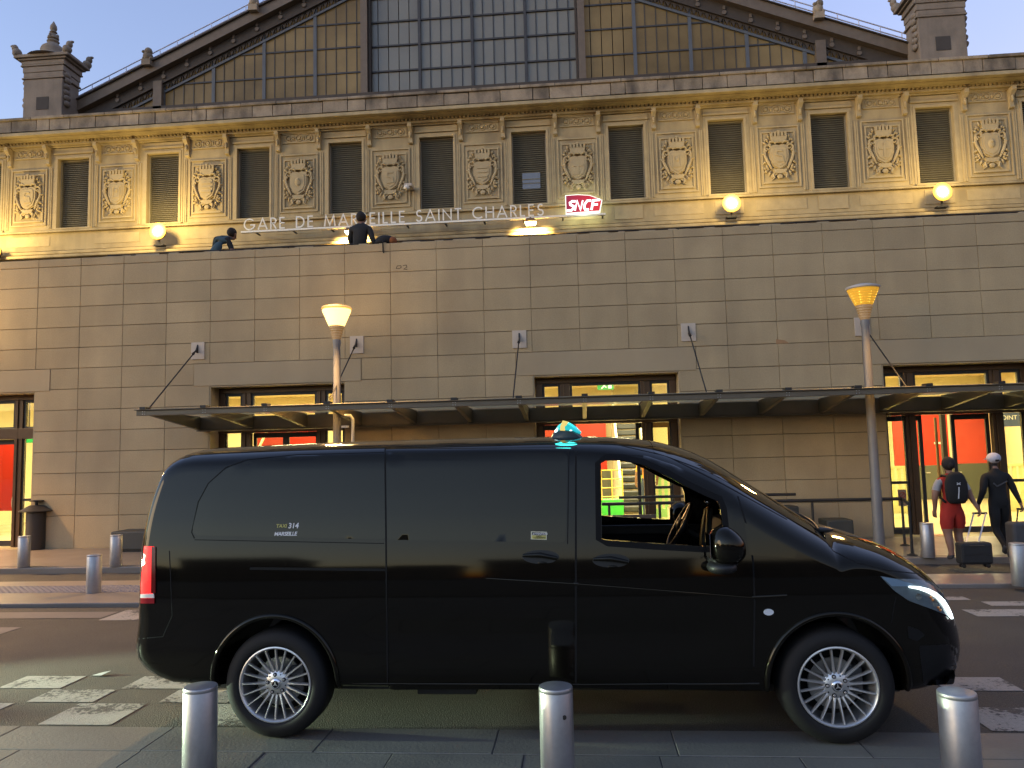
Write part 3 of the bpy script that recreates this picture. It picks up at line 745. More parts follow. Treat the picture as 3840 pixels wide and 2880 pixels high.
# ================================================================ OLD STATION FACADE (set back behind the terrace)
FY = 30.0
def at(x, z, Y):      # keep the sight line of a point measured on the facade plane when it stands proud at depth Y
    return x * Y / FY, CAM_H + (z - CAM_H) * Y / FY
fac = thing('station_building', 'old carved stone station facade with shuttered windows and coats of arms', 'building', (-4, FY, 5))
def fbox(name, x0, x1, z0, z1, Y, depth=.3, m=M_old, parent=fac, bevel=0):
    a, c = at(x0, z0, Y); b, d = at(x1, z1, Y)
    return MB().box(a, b, Y, Y + depth, c, d).build(name, m, parent, bevel=bevel)
BX = [-25.0, -21.05, -17.08, -13.16, -9.25, -5.46, -1.69, 2.2, 6.11, 10.05, 13.99, 17.9]
HWN = .70
MB().box(-34, 27, 30.36, 30.9, 5, 16.2).build('wall_core', M_old, fac)
# continuous courses
fbox('string_course', -33, 26, 10.42, 10.55, 29.55, .8, bevel=.03)
fbox('string_course', -33, 26, 10.05, 10.41, 29.75, .6, bevel=.02)
fbox('string_course', -33, 26, 9.3, 10.04, 29.9, .45)
fbox('string_course', -33, 26, 10.56, 10.70, 29.8, .55, bevel=.03)
fbox('plinth_band', -33, 26, 10.71, 11.50, 30.0, .35)
fbox('string_course', -33, 26, 11.51, 11.60, 29.86, .48, bevel=.02)
# cornice
for z0, z1, Y in ((15.20, 15.30, 29.90), (15.31, 15.42, 29.78), (15.55, 15.66, 29.62), (15.67, 15.80, 29.40), (15.81, 15.96, 29.18)):
    fbox('cornice_moulding', -33, 26, z0, z1, Y, 30.35 - Y, bevel=.02)
fbox('cornice_moulding', -33, 26, 15.421, 15.549, 29.85, .5)
dm = MB()
for i in range(360):
    x = -32.5 + i * .16
    a, c = at(x, 15.43, 29.72); dm.box(a, a + .085, 29.72, 29.849, c, c + .10)
tag(dm.build('dentil', M_old, fac), kind='stuff')
# parapet of single blocks
x = -33
while x < 26:
    w = random.uniform(.55, 1.35); a, c = at(x, 15.99, 29.25); b, d = at(x + w, 16.47 + random.uniform(-.02, .03), 29.25)
    MB().box(a + .012, b - .012, 29.25 + random.uniform(-.02, .02), 29.9, c, d).build('parapet_block', M_block, fac, bevel=.015); x += w
x = -33
while x < 26:
    w = random.uniform(1.2, 2.0); a, c = at(x, 16.51, 29.2); b, d = at(x + w, 16.63, 29.2)
    MB().box(a + .008, b - .008, 29.18, 30.1, c, d + random.uniform(-.01, .01)).build('parapet_coping', M_block, fac, bevel=.02); x += w
# windows
def louvre():
    m = MB().mat(M_shut)
    n = 34; z0, z1 = 11.72, 14.63; dz = (z1 - z0) / n
    for i in range(n):
        z = z0 + i * dz
        m.hexa([(-HWN + .05, 30.19, z), (HWN - .05, 30.19, z), (HWN - .05, 30.26, z + dz * .75), (-HWN + .05, 30.26, z + dz * .75),
                (-HWN + .05, 30.19, z + .018), (HWN - .05, 30.19, z + .018), (HWN - .05, 30.26, z + dz * .75 + .018), (-HWN + .05, 30.26, z + dz * .75 + .018)])
    return m.mesh('louvre_slats')
lv = louvre()
def wframe():
    m = MB()
    for s in (-1, 1):
        a, b = sorted((s * (HWN - .045), s * HWN)); m.box(a, b, 30.17, 30.30, 11.70, 14.65)
    m.box(-HWN + .046, HWN - .046, 30.17, 30.30, 14.60, 14.65); m.box(-HWN + .046, HWN - .046, 30.17, 30.30, 11.70, 11.74)
    return m.mesh('window_frame', pm('pale_frame', (.24, .21, .15), .6))
wf = wframe()
dk = MB().box(-HWN + .05, HWN - .05, 30.30, 30.34, 11.7, 14.65).mesh('dark_back', M_irond)
def surround():
    m = MB()
    for w0, w1, Y in ((.0, .09, 29.95), (.091, .17, 29.98)):
        for s in (-1, 1):
            a, b = sorted((s * (HWN + w0), s * (HWN + w1))); m.box(a, b, Y, 30.06, 11.62, 14.66 + w1)
        m.box(-HWN - w0 + .001, HWN + w0 - .001, Y + .002, 30.06, 14.66 + w0 + .001, 14.66 + w1 - .001)
    m.box(-HWN - .19, HWN + .19, 29.93, 30.1, 14.86, 14.93); m.box(-HWN - .17, HWN + .17, 29.97, 30.1, 14.94, 15.12)
    return m.mesh('window_surround', M_carv)
sr = surround()
M_film = pm('reflecting_pane', (.15, .16, .17), .15, var=.05, spec=.8)
for k, x in enumerate(BX):
    w = obj('louvred_window', wf, fac); off = Vector((x, 0, 0)) - wloc(fac); w.location = off
    obj('louvre_slats', lv, w, local=True); obj('shutter_back', dk, w, local=True); obj('window_surround', sr, fac).location = off
    if k == 6:
        MB().box(-.30, .42, 30.175, 30.185, 12.35, 13.0).build('open_shutter_pane', M_film, w, local=True)
        for z in (12.55, 12.72): MB().box(-.30, .42, 30.165, 30.174, z, z + .04).build('blind_slat', M_shut, w, local=True)
    fbox('stone_spandrel', x - HWN + .002, x + HWN - .002, 14.67, 15.19, 30.02, .33)
    fbox('window_sill', x - HWN - .1, x + HWN + .1, 11.601, 11.685, 29.88, .46, bevel=.015)
# piers with coats of arms
def crest(var):
    m = MB(); Y = 29.98
    sh = [(-.30, .42), (-.12, .47), (0, .42), (.12, .47), (.30, .42), (.34, .2), (.33, -.1), (.24, -.34), (.0, -.50), (-.24, -.34), (-.33, -.1), (-.34, .2)]
    m.prism([(x * 1.12, z * 1.08) for x, z in sh], Y - .05, Y + .02); m.prism(sh, Y - .10, Y - .051)
    m.prism([(x * .78, z * .80) for x, z in sh], Y - .125, Y - .101)
    # mural crown
    m.prism([(-.26, .56), (.26, .56), (.31, .80), (-.31, .80)], Y - .13, Y + .02)
    for i in range(5):
        x = -.26 + i * .13; m.box(x - .042, x + .042, Y - .14, Y, .801, .95 if i != 2 else 1.0); m.box(x - .055, x + .055, Y - .145, Y, .93 if i != 2 else .98, .965 if i != 2 else 1.02)
    m.tube([(-.30, Y - .1, .57), (.30, Y - .1, .57)], .035, 6)
    for s in (-1, 1):
        # volutes beside the shield
        sp = [(s * (.40 + .13 * math.cos(t) * (1 - t / 9)), Y - .07, .36 + .13 * math.sin(t) * (1 - t / 9)) for t in np.linspace(-1.2, 6.2, 16)]
        m.tube(sp[::-1], [.028 + .018 * i / 15 for i in range(16)], 6)
        m.tube([(s * .53, Y - .05, .34), (s * .53, Y - .06, .05), (s * .44, Y - .07, -.18), (s * .36, Y - .06, -.36), (s * .30, Y - .05, -.5)], [.05, .05, .06, .05, .03], 6)
        m.tube([(s * .12, Y - .09, .52), (s * .22, Y - .12, .60), (s * .33, Y - .11, .58), (s * .36, Y - .09, .50), (s * .30, Y - .09, .47)], .04, 6)
        # leaves
        for cx, cz, a in ((.44, .68, .5), (.52, .55, .9), (.38, .82, .2), (.56, .12, 1.3), (.54, -.22, 2.2), (.46, -.42, 2.5), (.50, -.58, 2.0), (.38, -.66, 2.8)):
            m.add([(s * (cx + .13 * math.sin(a)), Y - .03, cz + .13 * math.cos(a)), (s * (cx + .055 * math.cos(a)), Y - .07, cz - .055 * math.sin(a)),
                   (s * (cx - .13 * math.sin(a)), Y - .03, cz - .13 * math.cos(a)), (s * (cx - .055 * math.cos(a)), Y - .07, cz + .055 * math.sin(a)), (s * cx, Y - .12, cz), (s * cx, Y + .01, cz)],
                  [(0, 1, 4), (1, 2, 4), (2, 3, 4), (3, 0, 4), (1, 0, 5), (2, 1, 5), (3, 2, 5), (0, 3, 5)])
        for cx, cz in ((.48, -.36), (.55, -.46), (.43, -.50), (.5, .66)): m.ell((s * cx, Y - .06, cz), (.045, .05, .045), 7, 5)
        # tails of the ribbon
        m.prism([(s * .10, -.62), (s * .34, -.72), (s * .30, -.86), (s * .22, -.80), (s * .08, -.70)], Y - .07, Y + .01)
        m.tube([(s * .13, Y - .07, -.62), (s * .26, Y - .08, -.70), (s * .22, Y - .08, -.86), (s * .34, Y - .06, -.94)], [.045, .04, .035, .02], 6)
    m.prism([(-.26, -.52), (.26, -.52), (.20, -.66), (0, -.70), (-.20, -.66)], Y - .11, Y + .01)
    m.ell((0, Y - .05, -.80), (.12, .06, .10), 8, 5)
    yf0, yf1 = Y - .15, Y - .126
    if var == 0: m.box(-.04, .04, yf0, yf1, -.3, .28); m.box(-.2, .2, yf0 + .003, yf1, .03, .11)
    elif var == 1:
        for z in (-.2, -.02, .16): m.box(-.2, .2, yf0, yf1, z, z + .07)
    elif var == 2: m.stroke([(.12, .2), (-.1, .22), (-.13, .05), (.1, -.02), (.12, -.2), (-.12, -.22)], .06, yf0, yf1)
    elif var == 3: m.stroke([(-.14, .25), (-.14, -.2), (.14, -.2), (.14, .25)], .05, yf0, yf1); m.ell((0, yf1, .1), (.07, .04, .1), 7, 5)
    elif var == 4: m.ell((0, yf1, .02), (.13, .05, .18), 8, 6); m.ell((0, yf1 - .03, .1), (.07, .05, .07), 7, 5)
    return m.mesh('coat_of_arms', M_carv, 35)
crests = [crest(v) for v in range(5)]
def console():
    m = MB()
    m.prism([(29.62, 15.18), (29.62, 15.05), (29.70, 14.96), (29.82, 14.86), (29.88, 14.6), (29.86, 14.46), (29.92, 14.40), (30.0, 14.40), (30.02, 15.18)], -.075, .075, ax='x')
    m.tube([(-.09, 29.70, 15.06), (.09, 29.70, 15.06)], .075, 10); m.tube([(-.085, 29.90, 14.46), (.085, 29.90, 14.46)], .05, 8)
    m.ell((0, 29.80, 14.75), (.05, .06, .14), 7, 5)
    return m.mesh('console_bracket', M_carv, 40)
con = console()
def frieze(w):
    m = MB()
    m.box(-w, w, 29.98, 30.02, 14.74, 15.17)
    for x0, x1, z0, z1 in ((-w, w, 15.12, 15.17), (-w, w, 14.74, 14.78)): m.box(x0 + .001, x1 - .001, 29.94, 29.979, z0 + .001, z1 - .001)
    for i in (-1, 0, 1):
        cx = i * w * .62
        m.tube([(cx + .135 * math.cos(t), 29.965, 14.95 + .135 * math.sin(t)) for t in np.linspace(0, 2 * PI, 17)[:-1]], .026, 6, closed=True)
        m.lathe([(.065, -.05), (.08, -.02), (.08, .0)], 10, (cx, 29.98, 14.95), axis='y')
        if i < 1:
            m.tube([(cx + w * .31, 29.97, 14.87), (cx + w * .31, 29.95, 14.95), (cx + w * .31, 29.97, 15.03)], [.02, .05, .02], 6)
    return m.mesh('rosette_frieze', M_carv, 40)
frz = frieze(.68)
def panelframe():
    m = MB()
    for w, z0, z1, Y, t in ((.80, 11.80, 14.26, 29.95, .05), (.66, 11.95, 14.05, 29.955, .055)):
        for a, b, c, d in ((-w, -w + t, z0, z1), (w - t, w, z0, z1), (-w + t + .001, w - t - .001, z0, z0 + t), (-w + t + .001, w - t - .001, z1 - t, z1)):
            m.box(a, b, Y, 30.0, c, d)
    m.box(-.60, .60, 29.93, 30.0, 11.96, 12.02)
    return m.mesh('panel_moulding', M_carv)
pf = panelframe()
for k in range(len(BX) - 1):
    xa, xb = BX[k] + HWN, BX[k + 1] - HWN; xm = (xa + xb) / 2
    fbox('stone_pier', xa + .001, xb - .001, 11.602, 15.19, 30.0, .35)
    off = Vector((xm, 0, 0)) - wloc(fac)
    p = obj('panel_moulding', pf, fac); p.location = off
    c = obj('coat_of_arms', crests[[2, 3, 1, 4, 2, 1, 0, 3, 2, 0, 4][k % 11]], p, local=True); c.location = (0, 0, 13.02); c.scale = (1.02, 1, 1.0)
    obj('rosette_frieze', frz, fac).location = off
    for s in (-1, 1): obj('console_bracket', con, fac).location = off + Vector((s * .86, 0, 0))
    # fluted pilaster strips beside the panel
    for s in (-1, 1):
        pm_ = MB()
        for q in range(2):
            a = s * (.93 + q * .07); pm_.box(a - .02, a + .02, 29.96 + .004 * q, 29.999, 11.65, 14.3)
        pm_.box(min(s * .89, s * 1.04), max(s * .89, s * 1.04), 29.985, 29.9985, 11.66, 14.29); pm_.build('pilaster_strip', M_carv, p, local=True)
    fbox('sunk_panel', xa - HWN + 1.0, xb - .3, 10.92, 11.34, 29.985, .014, M_carv)
    # short pedestals under the windows as on the right of the sign
    if k >= 7: fbox('sill_block', BX[k] - .55, BX[k] + .55, 10.85, 11.40, 29.97, .03, M_carv)
# roof gable of iron and glass
gab = thing('glazed_gable', 'iron and glass gable end of the train hall rising above the facade', 'gable', (-4.17, 32, 17))
GC, GYY = -4.17, 32.0
def edge(x): return (17.76 + .4436 * (x + 22.5)) if x < GC else (17.66 + .404 * (14.76 - x))
def edge2(x): return edge(x) - 1.04
XL, XR = -22.5, 14.76
XLi = -22.5 +  1.04 / .4436 - .32; XRi = 14.76 - 1.04 / .404 + .3
apexL, apexR = edge(GC - 1e-6), edge(GC + 1e-6)
def band(name, o0, o1, Y, d, m):
    for xa, xb in ((XL, GC - .001), (GC + .001, XR)):
        za, zb = edge(xa), edge(xb)
        lo = 17.2
        poly = []
        n = 24; top = []; bot = []
        for i in range(n + 1):
            x = xa + (xb - xa) * i / n
            t, b = edge(x) - o0, edge(x) - o1
            top.append((x, max(t, lo))); bot.append((x, max(b, lo)))
        keep = [i for i in range(n + 1) if top[i][1] - bot[i][1] > .02]
        poly = [bot[i] for i in keep] + [top[i] for i in keep[::-1]]
        if len(poly) > 2:
            mb = MB()
            for i in keep[:-1]:
                q = [bot[i], bot[i + 1], top[i + 1], top[i]]
                mb.hexa([(q[0][0], Y, q[0][1]), (q[1][0], Y, q[1][1]), (q[1][0], Y + d, q[1][1]), (q[0][0], Y + d, q[0][1]), (q[3][0], Y, q[3][1]), (q[2][0], Y, q[2][1]), (q[2][0], Y + d, q[2][1]), (q[3][0], Y + d, q[3][1])])
            bm = mb
            bm.build(name, m, gab)
band('roof_verge', 0, .47, 31.45, .9, M_iron)
band('roof_verge_cap', -.05, .0, 31.35, 1.0, M_irond)
band('bolted_girder', .47, 1.00, 31.75, .5, M_irond)
band('raking_rail', 1.27, 1.39, 31.9, .2, pm('blue_grey_iron', (.10, .11, .12), .6, var=.15))
tm = MB(); bm_ = MB()
for xa, xb in ((XLi + .2, GC), (GC, XRi - .2)):
    x = xa; k = 0
    while x < xb:
        z = edge(x + .13); 
        if z - 1.3 > 17.35:
            s = .4436 if x < GC else -.404
            tm.prism([(x, z - .98 - .13 * s), (x + .26, z - .98 + .13 * s), (x + .13, z - 1.27)], 31.86, 31.92)
            tm.stroke([(x, z - .98 - .13 * s), (x, z - 1.27 - .13 * s)], .035, 31.86, 31.92)
            if k % 4 == 0:
                bm_.lathe([(.10, -.06), (.10, 0)], 8, (x, 31.75, z - .80), axis='y'); bm_.box(x - .05, x + .05, 31.68, 31.75, z - .68, z - .52)
        x += .27; k += 1
tag(tm.build('lambrequin_fringe', M_irond, gab), kind='stuff'); tag(bm_.build('bolt_head', M_iron, gab), kind='stuff')
MB().box(XL + .3, XR - .3, 31.7, 32.3, 17.15, 17.60).build('sill_girder', M_irond, gab)
for i in range(2):
    xa, xb = ((XL, GC), (GC, XR))[i]
    MB().hexa([(xa, 31.5, edge(xa) - .04), (xb, 31.5, edge(xb - 1e-4 if i == 0 else xb) - .04), (xb, 80, edge(xb - 1e-4 if i == 0 else xb) - .04), (xa, 80, edge(xa) - .04),
               (xa, 31.5, edge(xa) - .0405 + .02), (xb, 31.5, edge(xb - 1e-4 if i == 0 else xb) - .0205), (xb, 80, edge(xb - 1e-4 if i == 0 else xb) - .0205), (xa, 80, edge(xa) - .0205)]).build('roof_slope', M_iron, gab)
# panes
rows = [17.60, 18.69, 19.86, 20.98, 22.10, 23.2, 24.3]
SC_ = 2.345
CB0, CB1 = GC - 4.65, GC + 4.65
def clip(x0, x1, z0, z1):
    p = [(x0, z0), (x1, z0), (x1, z1), (x0, z1)]; out = []
    f = lambda q: edge2(q[0]) - q[1]
    for i in range(4):
        a, b = p[i], p[(i + 1) % 4]; fa, fb_ = f(a), f(b)
        if fa >= 0: out.append(a)
        if fa * fb_ < 0: t = fa / (fa - fb_); out.append((a[0] + t * (b[0] - a[0]), a[1] + t * (b[1] - a[1])))
    return out
def area(p): return abs(sum(p[i][0] * p[(i + 1) % len(p)][1] - p[(i + 1) % len(p)][0] * p[i][1] for i in range(len(p)))) / 2 if len(p) > 2 else 0
npane = 0
for k in range(-9, 9):
    for s in range(5):
        x0 = GC + k * SC_ + s * SC_ / 5; x1 = x0 + SC_ / 5
        if x1 < XLi - .5 or x0 > XRi + .5: continue
        mid = CB0 - .1 < (x0 + x1) / 2 < CB1 + .1
        for r in range(5 if mid else 4 + 1):
            z0, z1 = rows[r] + .03, rows[r + 1] - .03
            if z0 > 22.6: continue
            p = clip(x0 + .018, x1 - .018, z0, z1)
            if area(p) < .03: continue
            Y = 32.12 if mid else 32.0
            MB().prism(p, Y, Y + .012).build('pane', M_gb if mid else M_gy, gab); npane += 1
def vbar(x, w, Y, d, m, name):
    t = min(edge2(x), 23)
    if t > 17.7: MB().box(x - w / 2, x + w / 2, Y, Y + d, 17.6, t).build(name, m, gab)
for k in range(-9, 9):
    x = GC + k * SC_
    if abs(x - CB0) < .2 or abs(x - CB1) < .2: continue
    mid = CB0 < x < CB1
    vbar(x, .12 if mid else .15, 32.02 if mid else 31.92, .10, M_bar if mid else MAT['blue_grey_iron'], 'mullion')
    for s in range(1, 5):
        xx = x + s * SC_ / 5
        vbar(xx, .028, 32.08 if CB0 < xx < CB1 else 31.97, .05, M_bar, 'glazing_bar')
for x, s in ((CB0, 1), (CB1, -1)):
    vbar(x - s * .12, .30, 31.75, .4, M_iron, 'frame_post'); vbar(x + s * .10, .09, 31.9, .3, M_irond, 'frame_post')
for z in rows[1:5]:
    for (a, b, m, Y) in ((XLi, CB0 - .3, M_bar, 31.95), (CB0 + .16, CB1 - .16, M_bar, 32.05), (CB1 + .3, XRi, M_bar, 31.95)):
        while a < b and edge2(a) < z: a += .05
        while b > a and edge2(b) < z: b -= .05
        if b - a > .3: MB().box(a, b, Y, Y + .07, z - .035, z + .035).build('transom_bar', m, gab)
for x in (-18.4, 10.5):
    MB().box(x - .2, x + .2, 31.7, 32.2, 17.4, edge(x) - .8).build('gable_post', M_iron, gab)
# dark backing so the gable does not read as hollow
MB().box(XLi, XRi, 33.4, 33.5, 17.2, 17.7).build('back_girder', M_irond, gab)
# roof guard rails
def guard(label, xa, xb, n):
    t = thing('roof_railing', label, 'railing', (xa, 31.6, edge(xa)))
    for r, h in enumerate((.50, .27)):
        MB().tube([(xa, 31.6, edge(xa) + h + .02), (xb, 31.6, edge(xb) + h + .02)], .026, 6).build('hand_rail' if r == 0 else 'mid_rail', M_rail, t)
    pmh = MB().tube([(0, 0, .0), (0, 0, .52)], .022, 6).mesh('rail_post', M_rail)
    for i in range(n + 1):
        x = xa + (xb - xa) * i / n; obj('rail_post', pmh, t).location = Vector((x, 31.6, edge(x))) - wloc(t)
guard('pale metal guard rail up the left slope of the gable roof', -22.2, -9.5, 16)
guard('pale metal guard rail down the right slope of the gable roof', 14.55, 4.5, 12)
def finial(px, py, label):
    x = U(px, py, 31.5)[0]; z = edge(x)
    t = thing('roof_ornament', label, 'ornament', (x, 31.4, z), 0, 'carved ornaments on the gable verge')
    m = MB(); m.box(x - .2, x + .2, 31.2, 31.6, z - .15, z + .12); m.ell((x, 31.4, z + .30), (.22, .22, .26), 10, 7); m.ell((x + .05, 31.35, z + .52), (.17, .18, .17), 10, 7)
    m.ell((x - .15, 31.3, z + .50), (.09, .09, .07), 7, 5); m.ell((x + .17, 31.35, z + .18), (.1, .12, .1), 7, 5); m.ell((x - .16, 31.35, z + .2), (.08, .1, .12), 7, 5)
    m.build('carved_body', M_block, t, smooth=50)
finial(322, 150, 'lower carved ornament on the left verge of the gable roof'); finial(551, 35, 'upper carved ornament on the left verge of the gable roof'); finial(1767, 55, 'carved ornament on the right verge of the gable roof')
# stone piers with crowning finials
M_pier = pm('pier_stone', (.26, .21, .155), .88, var=.2, scale=1.4, fine=.08, fscale=20, bump=.3, bscale=20, streak=.15, stain=(.1, .085, .07), stain_scale=1.2, stain_amt=.5)
def pier(x, label):
    t = thing('stone_pier', label, 'pier', (x, 31, 16.3), 0, 'stone piers at the ends of the gable')
    B = lambda w, z0, z1: (x - w, x + w, 31 - w * .62, 31 + w * .62, z0, z1)
    MB().box(*B(.90, 16.3, 18.55)).build('shaft', M_pier, t, bevel=.03)
    m = MB(); m.box(x - .28, x + .28, 31 - .575, 31 - .557, 17.15, 17.72); m.build('niche', pm('niche_dark', (.07, .06, .05), .9), t)
    m = MB()
    for a, b, c in ((.98, 18.551, 18.63), (.92, 18.631, 18.85), (.95, 18.851, 19.12), (1.03, 19.121, 19.2), (1.0, 19.201, 19.38), (1.12, 19.381, 19.47), (1.26, 19.471, 19.62)): m.box(*B(a, b, c))
    m.build('capital', M_pier, t, bevel=.03)
    for sx in (-1, 1):
        vo = MB()
        for k in range(6): vo.ell((x + sx * (.93 + .03 * math.sin(k * 1.7)), 30.7, 18.75 - k * .26), (.12, .2, .14), 8, 6)
        vo.build('side_scroll', M_pier, t, smooth=60)
        for sy in (-1, 1):
            e = MB(); cx, cy = x + sx * 1.16, 31 + sy * .68
            e.ell((cx, cy, 19.74), (.20, .2, .2), 9, 7); e.ell((cx + sx * .10, cy, 19.95), (.14, .14, .17), 8, 6); e.ell((cx + sx * .20, cy, 20.06), (.12, .07, .06), 7, 5)
            e.build('corner_scroll', M_pier, t, smooth=60)
    MB().lathe([(1.0, 19.621), (.82, 19.68), (.58, 19.78), (.47, 19.95), (.50, 20.1), (.44, 20.24), (.30, 20.36), (.20, 20.46), (.26, 20.54), (.21, 20.6)], 20, (x, 31, 0)).build('bell', M_pier, t, smooth=50)
    m = MB(); m.lathe([(.15, 20.601), (.24, 20.68), (.22, 20.78), (.13, 20.84), (.10, 20.93), (.16, 20.98), (.10, 21.04), (.15, 21.14), (.13, 21.28), (.05, 21.42), (.015, 21.5)], 14, (x, 31, 0))
    for k in range(4): m.ell((x + .2 * math.cos(k * PI / 2), 31 + .2 * math.sin(k * PI / 2), 20.78), (.07, .07, .09), 6, 5)
    m.build('flame_finial', M_pier, t, smooth=50)
pier(-22.9, 'carved stone pier with flame finial at the left end of the facade'); pier(14.75, 'carved stone pier cut off by the top of the picture at right')
# ---------------------------------------------------------------- letters on the facade
GL = {}
def arc(cx, cz, rx, rz, a0, a1, n=14): return [(cx + rx * math.cos(math.radians(a0 + (a1 - a0) * i / n)), cz + rz * math.sin(math.radians(a0 + (a1 - a0) * i / n))) for i in range(n + 1)]
GL['G'] = (1.0, [arc(.5, .5, .47, .47, 42, 360 - 8, 22) + [(.97, .45), (.58, .45)]])
GL['A'] = (.86, [[(.03, 0), (.43, .97), (.83, 0)], [(.18, .30), (.68, .30)]])
GL['R'] = (.56, [[(.06, 0), (.06, .96), (.25, .96)] + arc(.26, .73, .24, .23, 88, -88, 10) + [(.07, .5)], [(.24, .5), (.53, 0)]])
GL['E'] = (.5, [[(.48, .04), (.06, .04), (.06, .96), (.48, .96)], [(.07, .5), (.45, .5)]])
GL['D'] = (.78, [[(.06, .04), (.06, .96), (.26, .96)] + arc(.27, .5, .46, .46, 88, -88, 14) + [(.06, .04)]])
GL['M'] = (1.02, [[(.05, 0), (.17, .95), (.51, .1), (.85, .95), (.97, 0)]])
GL['S'] = (.56, [arc(.29, .72, .2, .24, 38, 250, 10) + [(.34, .47)] + arc(.27, .26, .23, .23, 60, -160, 10)])
GL['I'] = (.12, [[(.06, 0), (.06, 1)]])
GL['L'] = (.46, [[(.06, 1), (.06, .04), (.44, .04)]])
GL['N'] = (.8, [[(.06, 0), (.06, .93), (.74, .07), (.74, 1)]])
GL['T'] = (.56, [[(.0, .96), (.56, .96)], [(.28, .92), (.28, 0)]])
GL['C'] = (.84, [arc(.5, .5, .47, .47, 48, 312, 20)])
GL['H'] = (.74, [[(.06, 0), (.06, 1)], [(.68, 0), (.68, 1)], [(.07, .52), (.67, .52)]])
SY = 29.3
M_letter = pm('pale_sign_letter', (.88, .82, .68), .45, var=.04)
sign = thing('station_sign', 'long row of pale capital letters reading GARE DE MARSEILLE SAINT CHARLES', 'sign', (-7, SY, 10.86), 0)
txt = 'GARE DE MARSEILLE SAINT CHARLES'; H = .46
xa, xb = -13.24, -1.13
adv = sum(.46 if c == ' ' else GL[c][0] * 1.0 for c in txt); ng = len(txt) - 1
gapw = ((xb - xa) / H - adv) / ng
x = xa
for c in txt:
    if c == ' ': x += (.46 + gapw) * H; continue
    w, st_ = GL[c]; m = MB()
    for q in st_: m.stroke([(x + a * H, 10.955 + b * H) for a, b in q], .052, SY, SY + .05)
    m.build('letter', M_letter, sign); x += (w + gapw) * H
MB().box(-13.35, 1.25, SY - .03, SY + .10, 10.845, 10.915).build('support_beam', M_letter, sign)
for x in np.arange(-12.8, 1.2, 1.55): MB().box(x - .03, x + .03, SY + .1, 29.86, 10.86, 10.90).build('beam_bracket', M_dark, sign)
# railway sign box
sx0, sx1 = -.28, 1.15
sn = thing('railway_sign', 'glowing red railway sign box with white letters SNCF at the end of the lettering', 'sign', (.43, SY, 10.92))
op = [(sx0, 10.93), (sx1 - .10, 10.955), (sx1, 11.44), (sx0 + .95, 11.655), (sx0 + .5, 11.71), (sx0, 11.70)]
MB().prism(op, SY - .02, SY + .16).build('box_edge', pm('sign_edge_white', (.85, .85, .8), .4, var=0, emit=(.95, 1, .85), estr=.85), sn)
cxm, czm = .42, 11.31
ip = [(cxm + (x - cxm) * .955, czm + (z - czm) * .92) for x, z in op]
ip[0] = (ip[0][0], ip[0][1] + .03); ip[1] = (ip[1][0], ip[1][1] + .035)
mm = pm('sign_red', (.3, .015, .03), .4, var=0, emit=(.55, .012, .055), estr=.55)
nt = mm.node_tree; geo = nt.nodes.new('ShaderNodeNewGeometry'); sp = nt.nodes.new('ShaderNodeSeparateXYZ'); nt.links.new(geo.outputs['Position'], sp.inputs[0])
mr = nt.nodes.new('ShaderNodeMapRange'); mr.inputs[1].default_value = sx0; mr.inputs[2].default_value = sx1; nt.links.new(sp.outputs[0], mr.inputs[0])
rp = nt.nodes.new('ShaderNodeValToRGB'); rp.color_ramp.elements[0].color = (.20, .008, .05, 1); rp.color_ramp.elements[1].color = (.85, .03, .02, 1)
nt.links.new(mr.outputs[0], rp.inputs[0]); nt.links.new(rp.outputs[0], nt.nodes['Principled BSDF'].inputs['Emission Color'])
MB().prism(ip, SY - .034, SY - .021).build('sign_face', mm, sn)
M_snw = pm('sign_white', (.9, .9, .9), .4, var=0, emit=(1, 1, .97), estr=1.3)
def sl(pts, x0, z0=11.05, h=.42, sh=.18): return [(x0 + (a * h) + b * h * sh, z0 + b * h) for a, b in pts]
S_ = [(.62, .90), (.30, .92), (.12, .78), (.2, .58), (.48, .46), (.50, .22), (.36, .06), (-.06, .06)]
for name, pts, x0 in (('letter', S_, -.21), ('letter', [(.0, .02), (.07, .92), (.50, .06), (.58, .96)], .08), ('letter', [(.58, .9), (.22, .9), (.04, .6), (.02, .28), (.16, .07), (.5, .07)], .41), ('letter', [(.04, .02), (.08, .9), (.70, .92)], .70)):
    m = MB(); m.stroke(sl(pts, x0), .058 if x0 == .08 else .085, SY - .05, SY - .035)
    if x0 == .70: m.stroke(sl([(.1, .5), (.56, .5)], x0), .08, SY - .05, SY - .035)
    m.build(name, M_snw, sn)
lamp('sign_glow', 'AREA', (.43, SY + .2, 11.3), .35, (.85, 1, .7), 1.0, sn, rot=(-PI / 2, 0, 0))
lamp('sign_glow', 'POINT', (.43, SY - .2, 10.80), .1, (.85, 1, .75), .2, sn)
# camera dome
x, z = U(882, 405, 29.5)
cc = thing('security_camera', 'small pale dome camera on the facade above the lettering', 'camera', (x, 29.5, z))
MB().box(x - .16, x + .16, 29.4, 29.97, z + .03, z + .15).build('bracket', M_plate, cc, bevel=.02)
MB().ell((x - .05, 29.45, z - .02), (.13, .13, .10), 10, 7).build('dome', pm('camera_white', (.7, .66, .55), .3), cc, smooth=60)
